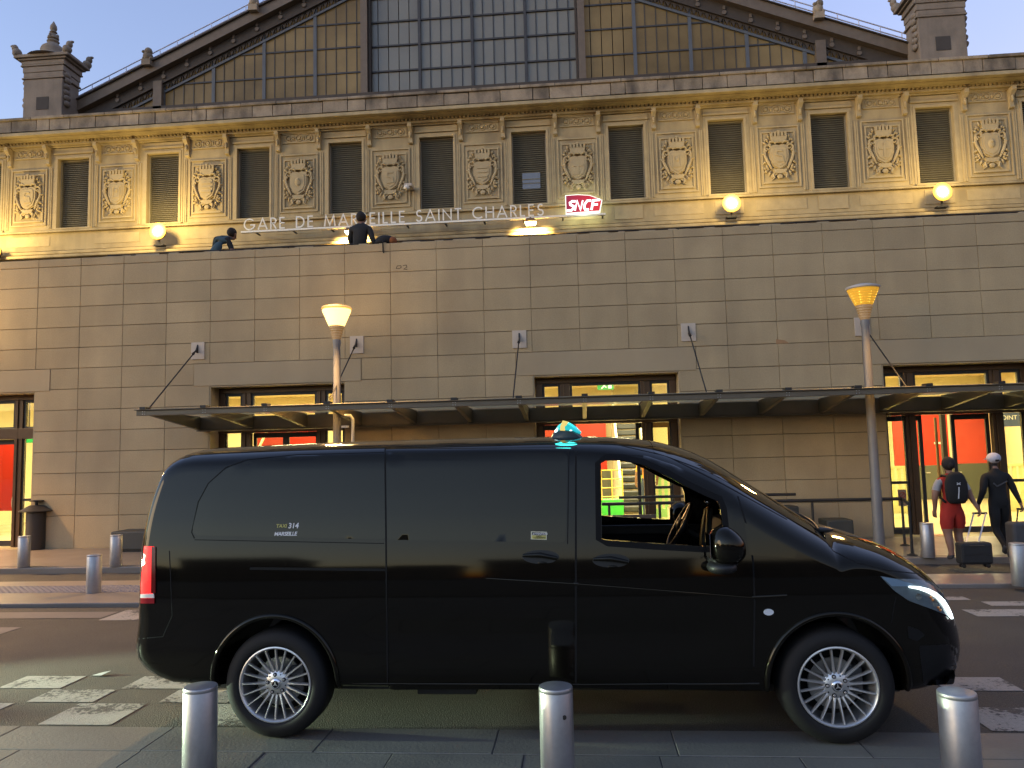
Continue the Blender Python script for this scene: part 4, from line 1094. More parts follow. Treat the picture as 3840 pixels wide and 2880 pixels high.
# ---------------------------------------------------------------- floodlights on the facade ledge
M_flood = pm('flood_lens', (1, .9, .6), .4, var=0, emit=(1, .82, .45), estr=9)
M_frim = pm('flood_halo_rim', (.6, .4, .1), .4, var=0, emit=(1, .42, .02), estr=.9)
M_fhalo = pm('flood_halo', (.9, .6, .1), .4, var=0, emit=(1, .62, .12), estr=2.2)  # two emissive ring materials paint the glare halo around the flood lens
FLC = (1, .74, .28)
FP = 7
def flood(px, py, label, k=1.0, group='floodlights on the facade ledge'):
    x, z = U(px, py, 29.35)
    t = thing('floodlight', label, 'floodlight', (x, 29.35, z), 0, group)
    MB().lathe([(.14, .24), (.28, .12), (.32, -.02), (.30, -.03)][::-1], 20, (x, 29.36, z), axis='y').build('housing', M_dark, t, smooth=40)
    MB().lathe([(.01, -.09), (.12, -.08), (.20, -.06)], 20, (x, 29.36, z), axis='y').build('lens', M_flood, t, smooth=50)
    MB().lathe([(.202, -.055), (.27, -.06), (.27, -.04)], 28, (x, 29.36, z), axis='y').build('reflector', M_fhalo, t, smooth=50); MB().lathe([(.272, -.055), (.335, -.065), (.35, -.05), (.33, -.03)], 28, (x, 29.36, z), axis='y').build('halo_rim', M_frim, t, smooth=50)  # both rings glow to imitate the halo around the lens
    b = MB(); b.box(x - .03, x + .03, 29.40, 29.46, at(0, 10.71, 29.55)[1], z - .29); b.box(x - .2, x + .2, 29.36, 29.6, at(0, 10.71, 29.55)[1] - .06, at(0, 10.71, 29.55)[1]); b.build('bracket', M_dark, t)
    lamp('flood_beam', 'POINT', (x, 28.3, z + .55), FP * 1.5 * k, FLC, .2, t)
    return t
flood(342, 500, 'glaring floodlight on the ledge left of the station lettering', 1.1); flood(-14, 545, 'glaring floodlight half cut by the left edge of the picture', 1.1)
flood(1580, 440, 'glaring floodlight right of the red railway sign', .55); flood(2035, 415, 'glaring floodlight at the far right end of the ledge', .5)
def flood2(px, py, label):
    x, z = U(px, py, 29.2)
    t = thing('floodlight', label, 'floodlight', (x, 29.2, z), 0, 'floodlights hidden under the lettering beam')
    MB().hexa([(x - .24, 29.08, z), (x + .24, 29.08, z), (x + .24, 29.38, z), (x - .24, 29.38, z), (x - .15, 29.14, z + .16), (x + .15, 29.14, z + .16), (x + .15, 29.32, z + .16), (x - .15, 29.32, z + .16)]).build('housing', pm('lit_bronze', (.25, .14, .05), .4, metal=.4), t, bevel=.02)
    MB().hexa([(x - .17, 29.16, z - .09), (x + .17, 29.16, z - .09), (x + .17, 29.36, z - .09), (x - .17, 29.36, z - .09), (x - .22, 29.09, z - .002), (x + .22, 29.09, z - .002), (x + .22, 29.37, z - .002), (x - .22, 29.37, z - .002)]).build('lens', M_flood, t)
    MB().box(x - .03, x + .03, 29.2, 29.6, z + .161, z + .2).build('arm', M_dark, t)
    lamp('flood_beam', 'SPOT', (x, 28.75, z - .13), FP * 15, FLC, .10, t, rot=(math.radians(56), 0, 0), spot_size=math.radians(104), spot_blend=.8)
flood2(757, 500, 'floodlight below the lettering beam half hidden by the seated man'); flood2(1146, 480, 'floodlight below the lettering beam under the word CHARLES')
# ================================================================ PEOPLE
SKIN = pm('skin', (.24, .12, .075), .6, var=.05, scale=12)
def cloth(n, c, r=.85): return pm(n, c, r, var=.16, scale=9, bump=.15, bscale=60)
HAIR = cloth('dark_hair', (.018, .013, .01)); BLK = cloth('black_cloth', (.009, .0085, .008)); REDC = cloth('red_cloth', (.34, .022, .012)); WHT = cloth('white_cloth', (.30, .29, .28))
SHOE = cloth('grey_shoe', (.05, .05, .055)); ORG = cloth('orange_cloth', (.75, .30, .03)); JKT = cloth('dark_jacket', (.016, .015, .014)); BLU = cloth('pale_blue_cloth', (.05, .085, .10)); DEN = cloth('denim', (.05, .07, .13)); CAP = cloth('white_cap', (.42, .41, .45))
def body_mesh(name, joints, bones, mats):
    """joints: name -> (pos, radius); bones: (a, b, material); one continuous skinned surface"""
    names = list(joints); idx = {n: i for i, n in enumerate(names)}
    me = bpy.data.meshes.new(name); me.from_pydata([joints[n][0] for n in names], [(idx[a], idx[b]) for a, b, _ in bones], [])
    o = bpy.data.objects.new(name, me); COL.objects.link(o)
    sk = o.modifiers.new('skin', 'SKIN'); sk.use_smooth_shade = True; sk.branch_smoothing = .6
    for i, n in enumerate(names):
        r = joints[n][1]; me.skin_vertices[0].data[i].radius = (r, r) if not isinstance(r, tuple) else r
        me.skin_vertices[0].data[i].use_root = (n == 'pelvis')
    o.modifiers.new('sub', 'SUBSURF').levels = 1
    dg = bpy.context.evaluated_depsgraph_get()
    out = bpy.data.meshes.new_from_object(o.evaluated_get(dg)); bpy.data.objects.remove(o)
    out.name = name; out.materials.clear()
    for m in mats: out.materials.append(m)
    segs = [(np.array(joints[a][0], float), np.array(joints[b][0], float), (max(joints[a][1]) if isinstance(joints[a][1], tuple) else joints[a][1], max(joints[b][1]) if isinstance(joints[b][1], tuple) else joints[b][1]), m) for a, b, m in bones]
    for p in out.polygons:
        c = np.array(p.center); best = 1e9; bm_ = 0
        for a, b, (ra, rb), m in segs:
            d = b - a; t = max(0, min(1, (c - a) @ d / max(d @ d, 1e-9))); q = np.linalg.norm(c - a - d * t) / (ra + (rb - ra) * t)
            if q < best: best = q; bm_ = m
        p.material_index = mats.index(bm_); p.use_smooth = True
    return out
def hand(J, B, side, wrist, d, curl, mat=None):
    """palm and five fingers; d = direction the fingers point, curl = direction they close to"""
    mat = mat or SKIN
    w = Vector(J[wrist][0]); d = Vector(d).normalized(); c = Vector(curl).normalized(); a = d.cross(c).normalized()
    J[side + 'palm'] = (tuple(w + d * .075), .034); B.append((wrist, side + 'palm', mat))
    for k, (off, ln) in enumerate(((-.030, .07), (-.010, .082), (.010, .078), (.028, .062))):
        p0 = w + d * .105 + a * off; p1 = p0 + d * ln * .5 + c * ln * .25; p2 = p1 + d * ln * .1 + c * ln * .5
        n = side + 'f%d' % k
        J[n + 'a'] = (tuple(p0), .0115); J[n + 'b'] = (tuple(p1), .010); J[n + 'c'] = (tuple(p2), .008)
        B += [(side + 'palm', n + 'a', mat), (n + 'a', n + 'b', mat), (n + 'b', n + 'c', mat)]
    p0 = w + d * .045 - a * .045 + c * .012; p1 = p0 + d * .035 - a * .01 + c * .025
    J[side + 't0'] = (tuple(p0), .013); J[side + 't1'] = (tuple(p1), .010)
    B += [(side + 'palm', side + 't0', mat), (side + 't0', side + 't1', mat)]
def head(J, B, neck, c, face, hairm, r=.098):
    """skull with jaw, nose and ears; face = unit direction looked at"""
    c = Vector(c); f = Vector(face).normalized(); s = Vector((0, 0, 1)).cross(f).normalized()
    J['jaw'] = (tuple(c + f * .03 - Vector((0, 0, .075))), .062); J['skull'] = (tuple(c), r); J['crown'] = (tuple(c + Vector((0, 0, .055)) - f * .01), r * .86)
    J['nose'] = (tuple(c + f * .112 - Vector((0, 0, .022))), .016)
    J['earl'] = (tuple(c + s * .105 - Vector((0, 0, .01))), .018); J['earr'] = (tuple(c - s * .105 - Vector((0, 0, .01))), .018)
    B += [(neck, 'jaw', SKIN), ('jaw', 'skull', SKIN), ('skull', 'crown', hairm), ('skull', 'nose', SKIN), ('skull', 'earl', SKIN), ('skull', 'earr', SKIN)]
def hair_cap(parent, c, face, m, r=(.108, .118, .118), bun=False):
    c = Vector(c); f = Vector(face).normalized()
    mb = MB(); q = c - f * .022 + Vector((0, 0, .03)); mb.ell(q, r, 16, 10)
    if bun: mb.ell(c - f * .11 + Vector((0, 0, .0)), (.05, .05, .06), 8, 6)
    return mb.build('hair', m, parent, smooth=70, local=True)
# --- the person in red, walking to the doors with a trolley case
wx, wy = G(2066, 1211, .1)
P1 = thing('person', 'person in red shirt and red shorts wearing a black backpack and pulling a case', 'person', (wx, wy, .1))
J = dict(pelvis=((0, 0, .93), (.20, .155)), waist=((0, 0, 1.07), (.185, .145)), chest=((0, .02, 1.28), (.20, .14)), uch=((0, .02, 1.42), (.15, .10)), neck=((0, .03, 1.53), .062),
         shl=((-.19, .02, 1.41), .085), shr=((.19, .02, 1.41), .085), sll=((-.25, .01, 1.26), .082), slr=((.26, .0, 1.26), .082), ell=((-.29, -.01, 1.12), .056), elr=((.30, -.03, 1.12), .056),
         wrl=((-.275, .06, .90), .035), wrr=((.36, -.12, .93), .035),
         hpl=((-.105, 0, .86), .135), hpr=((.105, 0, .86), .135), tml=((-.125, .0, .62), .135), tmr=((.115, .06, .64), .132), knl=((-.115, -.01, .48), .078), knr=((.105, .10, .50), .078),
         cal=((-.115, -.06, .33), .072), car=((.10, .06, .35), .072), anl=((-.105, -.09, .095), .046), anr=((.10, -.01, .12), .046), tol=((-.115, .05, .04), .042), tor=((.105, .13, .05), .042), hel=((-.105, -.12, .045), .044), her=((.10, -.05, .06), .044))
B = [('pelvis', 'waist', REDC), ('waist', 'chest', REDC), ('chest', 'uch', REDC), ('uch', 'neck', SKIN), ('uch', 'shl', REDC), ('uch', 'shr', REDC), ('shl', 'sll', WHT), ('shr', 'slr', WHT), ('sll', 'ell', SKIN), ('slr', 'elr', SKIN), ('ell', 'wrl', SKIN), ('elr', 'wrr', SKIN),
     ('pelvis', 'hpl', REDC), ('pelvis', 'hpr', REDC), ('hpl', 'tml', REDC), ('hpr', 'tmr', REDC), ('tml', 'knl', SKIN), ('tmr', 'knr', SKIN), ('knl', 'cal', SKIN), ('knr', 'car', SKIN), ('cal', 'anl', SKIN), ('car', 'anr', SKIN),
     ('anl', 'tol', SHOE), ('anr', 'tor', SHOE), ('anl', 'hel', SHOE), ('anr', 'her', SHOE)]
hand(J, B, 'L', 'wrl', (-.05, .2, -1), (.4, .3, 0)); hand(J, B, 'R', 'wrr', (.3, -.15, -1), (-.9, .1, -.1))
head(J, B, 'neck', (0, .05, 1.68), (.1, 1, 0), HAIR)
obj('body', body_mesh('body', J, B, [SKIN, REDC, WHT, SHOE, HAIR]), P1, local=True)
hair_cap(P1, (0, .05, 1.675), (.1, 1, 0), HAIR, (.112, .118, .122), bun=True)
bk = thing('backpack', 'black backpack worn by the person in red', 'backpack', (wx, wy - .16, 1.1))
m = MB(); n = 14
prof = [(.12, -.22, .05), (.17, -.16, .09), (.185, 0, .105), (.18, .15, .10), (.14, .27, .08), (.07, .33, .05)]
for (w, z, d) in [prof[0]]: pass
vs = []; fs = []
for w, z, d in prof:
    for j in range(n):
        a = 2 * PI * j / n; ca, sa = math.cos(a), math.sin(a)
        vs.append((wx + w * abs(ca) ** .7 * (1 if ca > 0 else -1), wy - .19 + d * abs(sa) ** .8 * (1 if sa > 0 else -1), 1.33 + z))
for i in range(len(prof) - 1):
    for j in range(n): fs.append((i * n + j, i * n + (j + 1) % n, (i + 1) * n + (j + 1) % n, (i + 1) * n + j))
fs += [tuple(range(n))[::-1], tuple(range((len(prof) - 1) * n, len(prof) * n))]
m.add(vs, fs); m.build('pack_body', BLK, bk, smooth=60)
m = MB()
for s in (-1, 1): m.tube([(wx + s * .11, wy - .12, 1.58), (wx + s * .13, wy + .02, 1.60), (wx + s * .15, wy + .13, 1.45), (wx + s * .17, wy + .06, 1.2), (wx + s * .16, wy - .1, 1.13)], .022, 6)
m.build('strap', BLK, bk, smooth=60)
M_logo = pm('pale_print', (.55, .55, .55), .5)
m = MB(); yl = wy - .297
for z0 in (1.455,):
    m.stroke([(wx - .03, z0 + .02), (wx, z0), (wx + .03, z0 + .02)], .012, yl, yl + .004); m.stroke([(wx - .03, z0 - .015), (wx, z0 + .002), (wx + .03, z0 - .015)], .012, yl + .0045, yl + .008)
m.stroke([(wx, 1.40), (wx - .005, 1.33), (wx - .02, 1.2)], .016, yl, yl + .01); m.build('print_mark', M_logo, bk)
def suitcase(name_lab, cx, cy, w, h, d, hx, hy, hz, m_case, m_bar):
    t = thing('suitcase', name_lab, 'suitcase', (cx, cy, .1))
    MB().box(cx - w / 2, cx + w / 2, cy - d / 2, cy + d / 2, .15, .15 + h).build('case_body', m_case, t, bevel=.035)
    q = MB()
    for s in (-1, 1): q.tube([(cx + s * .08, cy + .02, .15 + h - .01), (hx + s * .08, hy, hz)], .010, 6)
    q.build('pull_bar', m_bar, t); MB().tube([(hx - .095, hy, hz), (hx + .095, hy, hz)], .014, 8).build('grip', M_dark, t)
    for s in (-1, 1):
        for e in (-1, 1): MB().lathe([(.012, -.014), (.028, -.01), (.028, .01), (.012, .014)], 10, (cx + s * (w / 2 - .05), cy + e * (d / 2 - .06), .128), axis='y').build('wheel', M_dark, t)
    MB().box(cx - .09, cx + .09, cy - d / 2 - .012, cy - d / 2 - .001, .15 + h * .86, .15 + h * .90).build('handle', M_logo if False else M_irond, t)
    zz = MB(); zz.box(cx - w / 2 + .03, cx + w / 2 - .03, cy - d / 2 - .006, cy - d / 2 - .0005, .15 + h * .46, .15 + h * .475); zz.build('zip_line', M_dark, t)
scx, scy = G(2106, 1226, .1)
suitcase('black trolley case pulled by the person in red', scx, scy, .41, .285, .19, wx + .31, wy - .11, .765, cloth('case_black', (.016, .016, .015), .7), pm('alu_bar', (.6, .6, .62), .3, metal=.6))
bk.location = (wx, wy - .16 * .8, .9); bk.scale = (.8, .8, .8); P1.scale = (.8, .8, .8)
# --- the man in black with a pale cap
mx_, my_ = G(2166, 1203, .1)
P2 = thing('person', 'person in dark clothes with a white cap walking towards the doors', 'person', (mx_, my_, .1))
J = dict(pelvis=((0, 0, .95), (.155, .12)), waist=((0, 0, 1.1), (.19, .145)), chest=((0, .02, 1.33), (.215, .145)), uch=((0, .02, 1.47), (.16, .11)), neck=((0, .03, 1.58), .058),
         shl=((-.19, .02, 1.46), .082), shr=((.19, .02, 1.46), .082), ell=((-.27, -.04, 1.18), .062), elr=((.29, .0, 1.18), .062), wrl=((-.31, .08, .95), .036), wrr=((.35, -.06, .96), .036),
         hpl=((-.09, 0, .90), .11), hpr=((.09, 0, .90), .11), tml=((-.10, -.05, .70), .092), tmr=((.10, .06, .70), .092), knl=((-.11, -.04, .50), .068), knr=((.11, .12, .52), .068),
         cal=((-.10, -.18, .36), .06), car=((.12, .10, .33), .06), anl=((-.09, -.30, .21), .045), anr=((.13, .08, .10), .045), tol=((-.09, -.22, .10), .04), tor=((.14, .21, .045), .042), hel=((-.09, -.36, .20), .04), her=((.13, .04, .05), .042))
B = [('pelvis', 'waist', BLK), ('waist', 'chest', BLK), ('chest', 'uch', BLK), ('uch', 'neck', SKIN), ('uch', 'shl', BLK), ('uch', 'shr', BLK), ('shl', 'ell', BLK), ('shr', 'elr', BLK), ('ell', 'wrl', BLK), ('elr', 'wrr', BLK),
     ('pelvis', 'hpl', BLK), ('pelvis', 'hpr', BLK), ('hpl', 'tml', BLK), ('hpr', 'tmr', BLK), ('tml', 'knl', BLK), ('tmr', 'knr', BLK), ('knl', 'cal', BLK), ('knr', 'car', BLK), ('cal', 'anl', BLK), ('car', 'anr', BLK),
     ('anl', 'tol', SHOE), ('anr', 'tor', SHOE), ('anl', 'hel', SHOE), ('anr', 'her', SHOE)]
hand(J, B, 'L', 'wrl', (.1, .3, -1), (.5, .3, 0)); hand(J, B, 'R', 'wrr', (.15, -.2, -1), (-.9, .1, -.1))
head(J, B, 'neck', (0, .05, 1.73), (0, 1, 0), HAIR)
obj('body', body_mesh('body', J, B, [SKIN, BLK, SHOE, HAIR]), P2, local=True)
m = MB(); m.ell((0, .045, 1.775), (.118, .128, .10), 18, 9); m.add([(-.08, .14, 1.77), (.08, .14, 1.77), (.065, .26, 1.74), (-.065, .26, 1.74), (-.08, .14, 1.78), (.08, .14, 1.78), (.065, .26, 1.75), (-.065, .26, 1.75)], [(0, 3, 2, 1), (4, 5, 6, 7), (0, 1, 5, 4), (1, 2, 6, 5), (2, 3, 7, 6), (3, 0, 4, 7)])
cpo = m.build('cap', CAP, P2, smooth=60, local=True)
MB().prism([(-.04, 1.715), (.04, 1.715), (.03, 1.75), (-.03, 1.75)], -.0865, -.075).build('cap_strap', HAIR, cpo, local=True)
m = MB(); m.stroke([(-.12, 1.33), (-.06, 1.27), (.12, 1.36)], .022, -.128, -.12); m.build('print_mark', pm('dull_print', (.05, .05, .052), .5), P2, local=True)
P2.scale = (.8, .8, .8)
sx2, sy2 = G(2210, 1215, .1)
suitcase('large dark grey case cut by the right edge beside the capped person', sx2 + .05, sy2, .40, .50, .24, mx_ + .305, my_ - .07, .785, cloth('case_grey', (.05, .05, .052), .6), M_dark)
# --- seated on the parapet, back to the road
ps, pz = U(778, 530, 14.72)
P3 = thing('person', 'person in a dark jacket sitting on the parapet before the word MARSEILLE', 'person', (ps, 14.72, 5.70))
J = dict(pelvis=((0, 0, .14), (.17, .13)), waist=((0, -.02, .30), (.175, .13)), chest=((0, .0, .50), (.195, .13)), uch=((0, .03, .62), (.14, .10)), neck=((.0, .06, .72), .055),
         shl=((-.18, .02, .60), .08), shr=((.18, .02, .60), .08), ell=((-.23, .10, .36), .06), elr=((.27, -.02, .34), .058), wrl=((-.12, .30, .24), .036), wrr=((.33, .02, .20), .036),
         hpl=((-.1, .08, .12), .115), hpr=((.1, .08, .12), .115), knl=((-.14, .46, .16), .075), knr=((.14, .46, .16), .075), anl=((-.14, .50, -.28), .05), anr=((.14, .50, -.28), .05), tol=((-.14, .62, -.34), .04), tor=((.14, .62, -.34), .04))
B = [('pelvis', 'waist', JKT), ('waist', 'chest', JKT), ('chest', 'uch', JKT), ('uch', 'neck', SKIN), ('uch', 'shl', JKT), ('uch', 'shr', JKT), ('shl', 'ell', JKT), ('shr', 'elr', JKT), ('ell', 'wrl', JKT), ('elr', 'wrr', JKT),
     ('pelvis', 'hpl', DEN), ('pelvis', 'hpr', DEN), ('hpl', 'knl', DEN), ('hpr', 'knr', DEN), ('knl', 'anl', DEN), ('knr', 'anr', DEN), ('anl', 'tol', SHOE), ('anr', 'tor', SHOE)]
hand(J, B, 'L', 'wrl', (.3, 1, -.2), (.2, .1, -1)); hand(J, B, 'R', 'wrr', (.3, .1, -1), (-.6, .3, -.1))
head(J, B, 'neck', (.0, .09, .83), (0, 1, -.15), HAIR, .09)
obj('body', body_mesh('body', J, B, [SKIN, JKT, DEN, SHOE, HAIR]), P3, local=True)
hair_cap(P3, (0, .09, .83), (0, 1, 0), HAIR, (.098, .108, .105))
# --- second, stooping figure further left
ps2 = U(472, 530, 14.74)[0]
P4 = thing('person', 'stooping person with a pale blue back sitting at the left of the parapet', 'person', (ps2, 14.74, 5.70))
J = dict(pelvis=((-.12, 0, .16), (.17, .13)), waist=((-.08, .02, .30), (.16, .12)), chest=((.0, .06, .46), (.17, .125)), uch=((.08, .10, .56), (.13, .1)), neck=((.14, .16, .62), .055),
         shl=((-.08, .05, .56), .075), shr=((.17, .08, .52), .075), ell=((-.16, .16, .36), .056), elr=((.24, .10, .32), .056), wrl=((.0, .34, .24), .035), wrr=((.26, .02, .18), .035),
         hpl=((-.2, .08, .14), .11), hpr=((.0, .08, .14), .11), knl=((-.22, .45, .18), .075), knr=((.06, .45, .18), .075), anl=((-.22, .48, -.26), .05), anr=((.06, .48, -.26), .05), tol=((-.22, .6, -.33), .04), tor=((.06, .6, -.33), .04))
B = [('pelvis', 'waist', JKT), ('waist', 'chest', BLU), ('chest', 'uch', BLU), ('uch', 'neck', SKIN), ('uch', 'shl', JKT), ('uch', 'shr', JKT), ('shl', 'ell', JKT), ('shr', 'elr', JKT), ('ell', 'wrl', SKIN), ('elr', 'wrr', SKIN),
     ('pelvis', 'hpl', DEN), ('pelvis', 'hpr', DEN), ('hpl', 'knl', DEN), ('hpr', 'knr', DEN), ('knl', 'anl', DEN), ('knr', 'anr', DEN), ('anl', 'tol', SHOE), ('anr', 'tor', SHOE)]
hand(J, B, 'L', 'wrl', (.3, 1, -.2), (.2, .1, -1)); hand(J, B, 'R', 'wrr', (.1, -.2, -1), (-.6, .3, -.1))
head(J, B, 'neck', (.19, .22, .68), (.4, 1, -.5), HAIR, .09)
obj('body', body_mesh('body', J, B, [SKIN, JKT, BLU, DEN, SHOE, HAIR]), P4, local=True)
hair_cap(P4, (.19, .22, .68), (.4, 1, -.4), HAIR, (.098, .105, .10))
# --- bag lying on the parapet
bgx, bgz = U(834, 529, 14.62)
bgt = thing('bag', 'dark rounded bag with an orange end lying on the parapet beside the seated person', 'bag', (bgx, 14.64, PTOP))
m = MB(); m.ell((bgx - .02, 14.64, PTOP + .10), (.20, .13, .11), 14, 8); m.ell((bgx - .08, 14.62, PTOP + .06), (.14, .13, .07), 12, 7); m.build('bag_body', BLK, bgt, smooth=70)
MB().ell((bgx + .13, 14.63, PTOP + .085), (.09, .11, .085), 12, 7).build('bag_end', cloth('orange_brown_cloth', (.22, .07, .02)), bgt, smooth=70)
MB().tube([(bgx - .03, 14.55, PTOP + .08), (bgx - .02, 14.44, PTOP + .02), (bgx - .015, 14.435, PTOP - .16), (bgx - .005, 14.437, PTOP - .20)], .012, 6).build('hanging_strap', BLK, bgt)
# --- traveller in orange inside the hall
ox, oy = G(1402, 1100, .1); ox = U(1400, 1050, 19)[0]
P5 = thing('person', 'person in an orange top standing in the hall seen through the van window', 'person', (ox, 19.0, .1))
J = dict(pelvis=((0, 0, .93), (.16, .12)), waist=((0, 0, 1.07), (.15, .115)), chest=((0, .02, 1.28), (.175, .125)), uch=((0, .02, 1.42), (.13, .09)), neck=((0, .03, 1.53), .055),
         shl=((-.17, .02, 1.41), .075), shr=((.17, .02, 1.41), .075), ell=((-.25, -.05, 1.13), .055), elr=((.25, .02, 1.13), .055), wrl=((-.28, .05, .9), .034), wrr=((.24, .15, .92), .034),
         hpl=((-.09, 0, .88), .11), hpr=((.09, 0, .88), .11), knl=((-.10, .03, .50), .07), knr=((.10, .03, .50), .07), anl=((-.1, 0, .1), .045), anr=((.1, 0, .1), .045), tol=((-.1, .12, .045), .04), tor=((.1, .12, .045), .04))
B = [('pelvis', 'waist', ORG), ('waist', 'chest', ORG), ('chest', 'uch', ORG), ('uch', 'neck', SKIN), ('uch', 'shl', ORG), ('uch', 'shr', ORG), ('shl', 'ell', ORG), ('shr', 'elr', ORG), ('ell', 'wrl', SKIN), ('elr', 'wrr', SKIN),
     ('pelvis', 'hpl', DEN), ('pelvis', 'hpr', DEN), ('hpl', 'knl', DEN), ('hpr', 'knr', DEN), ('knl', 'anl', DEN), ('knr', 'anr', DEN), ('anl', 'tol', SHOE), ('anr', 'tor', SHOE)]
hand(J, B, 'L', 'wrl', (0, .2, -1), (.4, .3, 0)); hand(J, B, 'R', 'wrr', (0, .4, -1), (-.4, .3, 0))
head(J, B, 'neck', (0, .05, 1.68), (.3, 1, 0), HAIR)
obj('body', body_mesh('body', J, B, [SKIN, ORG, DEN, SHOE, HAIR]), P5, local=True)
hair_cap(P5, (0, .05, 1.68), (.3, 1, 0), HAIR)
# ================================================================ THE BLACK VAN
VX, VY, VR = -.241, 5.764, math.radians(-.43)
van = thing('van', 'long black passenger taxi van with silver multi spoke wheels parked at the kerb', 'van', (VX, VY, .010), VR)
PAINT = pm('black_car_paint', (.0050, .0043, .0033), .06, var=0, spec=.40, stint=(1, .92, .77))
TRIM = pm('black_plastic_trim', (.012, .012, .012), .5, var=.1, scale=10)
SEAM = pm('seam_shadow', (.0015, .0015, .0015), .9, var=0)
VGLASS = pm('privacy_glass', (.0060, .005, .0033), .03, var=0, spec=.46, stint=(1, .91, .72))
TYRE = pm('tyre_rubber', (.0055, .005, .0045), .75, var=.12, scale=15)
ALLOY = pm('silver_alloy', (.62, .62, .60), .34, metal=.8, var=.05, scale=10)
CHROME = pm('chrome', (.7, .7, .7), .12, metal=1, var=0)
def spline(ctrl, n):
    c = np.array(ctrl, float); d = np.concatenate([[0], np.cumsum(np.sqrt(np.linalg.norm(np.diff(c[:, :2], axis=0), axis=1)))])
    t = np.linspace(0, d[-1], n); out = np.zeros((n, c.shape[1]))
    m = np.zeros_like(c)
    m[1:-1] = (c[2:] - c[:-2]) / (d[2:] - d[:-2])[:, None]; m[0] = (c[1] - c[0]) / (d[1] - d[0]); m[-1] = (c[-1] - c[-2]) / (d[-1] - d[-2])
    for i, tt in enumerate(t):
        k = min(np.searchsorted(d, tt, side='right') - 1, len(d) - 2); h = d[k + 1] - d[k]; u = (tt - d[k]) / h
        out[i] = (2 * u**3 - 3 * u**2 + 1) * c[k] + (u**3 - 2 * u**2 + u) * h * m[k] + (-2 * u**3 + 3 * u**2) * c[k + 1] + (u**3 - u**2) * h * m[k + 1]
    return out
# centre-line outline: x, z, edge rounding r, squareness a
REAR = [(-2.45, .28, .12, 5), (-2.62, .33, .16, 5), (-2.74, .42, .20, 5), (-2.77, .54, .22, 5), (-2.755, .66, .20, 5), (-2.735, .80, .16, 5), (-2.73, 1.0, .15, 5), (-2.725, 1.25, .15, 4.6), (-2.685, 1.50, .15, 4.4), (-2.625, 1.70, .15, 4), (-2.57, 1.785, .14, 3.6), (-2.44, 1.838, .14, 3.3), (-2.1, 1.852, .14, 3.2)]
TOP = [(-2.1, 1.852, .14, 3.2), (-1.5, 1.863, .14, 3.2), (-.5, 1.866, .14, 3.2), (.1, 1.863, .14, 3.2), (.45, 1.852, .16, 3.1), (.70, 1.825, .21, 2.9), (.90, 1.775, .26, 2.7), (1.10, 1.695, .28, 2.6), (1.35, 1.535, .29, 2.6), (1.60, 1.365, .27, 2.6), (1.74, 1.265, .24, 2.7)]
NOSE = [(1.74, 1.265, .24, 2.7), (1.80, 1.225, .22, 2.8), (1.95, 1.185, .19, 3), (2.14, 1.125, .20, 2.9), (2.31, 1.04, .24, 2.7), (2.43, .94, .26, 2.7), (2.525, .83, .32, 2.7), (2.585, .70, .36, 2.7), (2.615, .56, .37, 2.7), (2.61, .43, .36, 2.7), (2.55, .31, .32, 2.7), (2.42, .25, .26, 3), (2.2, .24, .14, 4), (1.74, .24, .10, 5)]
BOT = [(-2.1, .27, .10, 5), (-2.45, .28, .12, 5)]
AZ = .86
zs = np.array([.2, .3, .42, .55, .66, .76, .88, .96, 1.02, 1.1, 1.2, 1.35, 1.5, 1.65, 1.8, 2.0]); ws = np.array([.895, .935, .953, .960, .9605, .9625, .9645, .962, .957, .947, .933, .909, .882, .853, .822, .78])
zf = np.linspace(.2, 2, 400); wf_ = np.interp(zf, zs, ws)
kk = np.exp(-np.linspace(-2.2, 2.2, 23)**2); kk /= kk.sum(); wf_ = np.convolve(np.pad(wf_, 11, mode='edge'), kk, 'valid')
XW = np.linspace(-2.8, 2.65, 300); WW = np.interp(XW, [-2.8, -2.6, -2.2, 1.2, 1.6, 1.9, 2.2, 2.45, 2.65], [.962, .978, .995, 1, .998, .990, .975, .955, .93])
kx = np.exp(-np.linspace(-2, 2, 31)**2); kx /= kx.sum(); WW = np.convolve(np.pad(WW, 15, mode='edge'), kx, 'valid')
def Wd(x, z):
    w = float(np.interp(z, zf, wf_))
    w *= float(np.interp(x, XW, WW))
    w -= .010 * math.exp(-((z - .62) / .12)**2) * float(np.interp(x, [-1.4, -1.0, .9, 1.2], [0, 1, 1, 0]))
    return w
xs_ = np.linspace(-2.1, 1.74, 90)
tops = spline(TOP, 400); rears = spline(REAR, 44); noses = spline(NOSE, 56)
cont = []   # (x,z,r,a, ax,az)
for q in rears[:-1]: cont.append((*q, -2.1, AZ))
for x in xs_: cont.append((x, *[np.interp(x, tops[:, 0], tops[:, k]) for k in (1, 2, 3)], x, AZ))
for q in noses[1:]: cont.append((*q, 1.74, AZ))
for x in xs_[::-1][1:]: cont.append((x, np.interp(x, [-2.45, -2.1, 1.74], [.28, .27, .24]), .10, 5, x, AZ))
for q in spline([(-2.1, .27, .10, 5), (-2.28, .272, .11, 5), (-2.45, .28, .12, 5)], 6)[1:-1]: cont.append((*q, -2.1, AZ))
YF_ = [0, .12, .24, .36, .48, .59, .69, .77, .84, .90, .94, .97, .99, 1.0]
NR = len(YF_) + 24
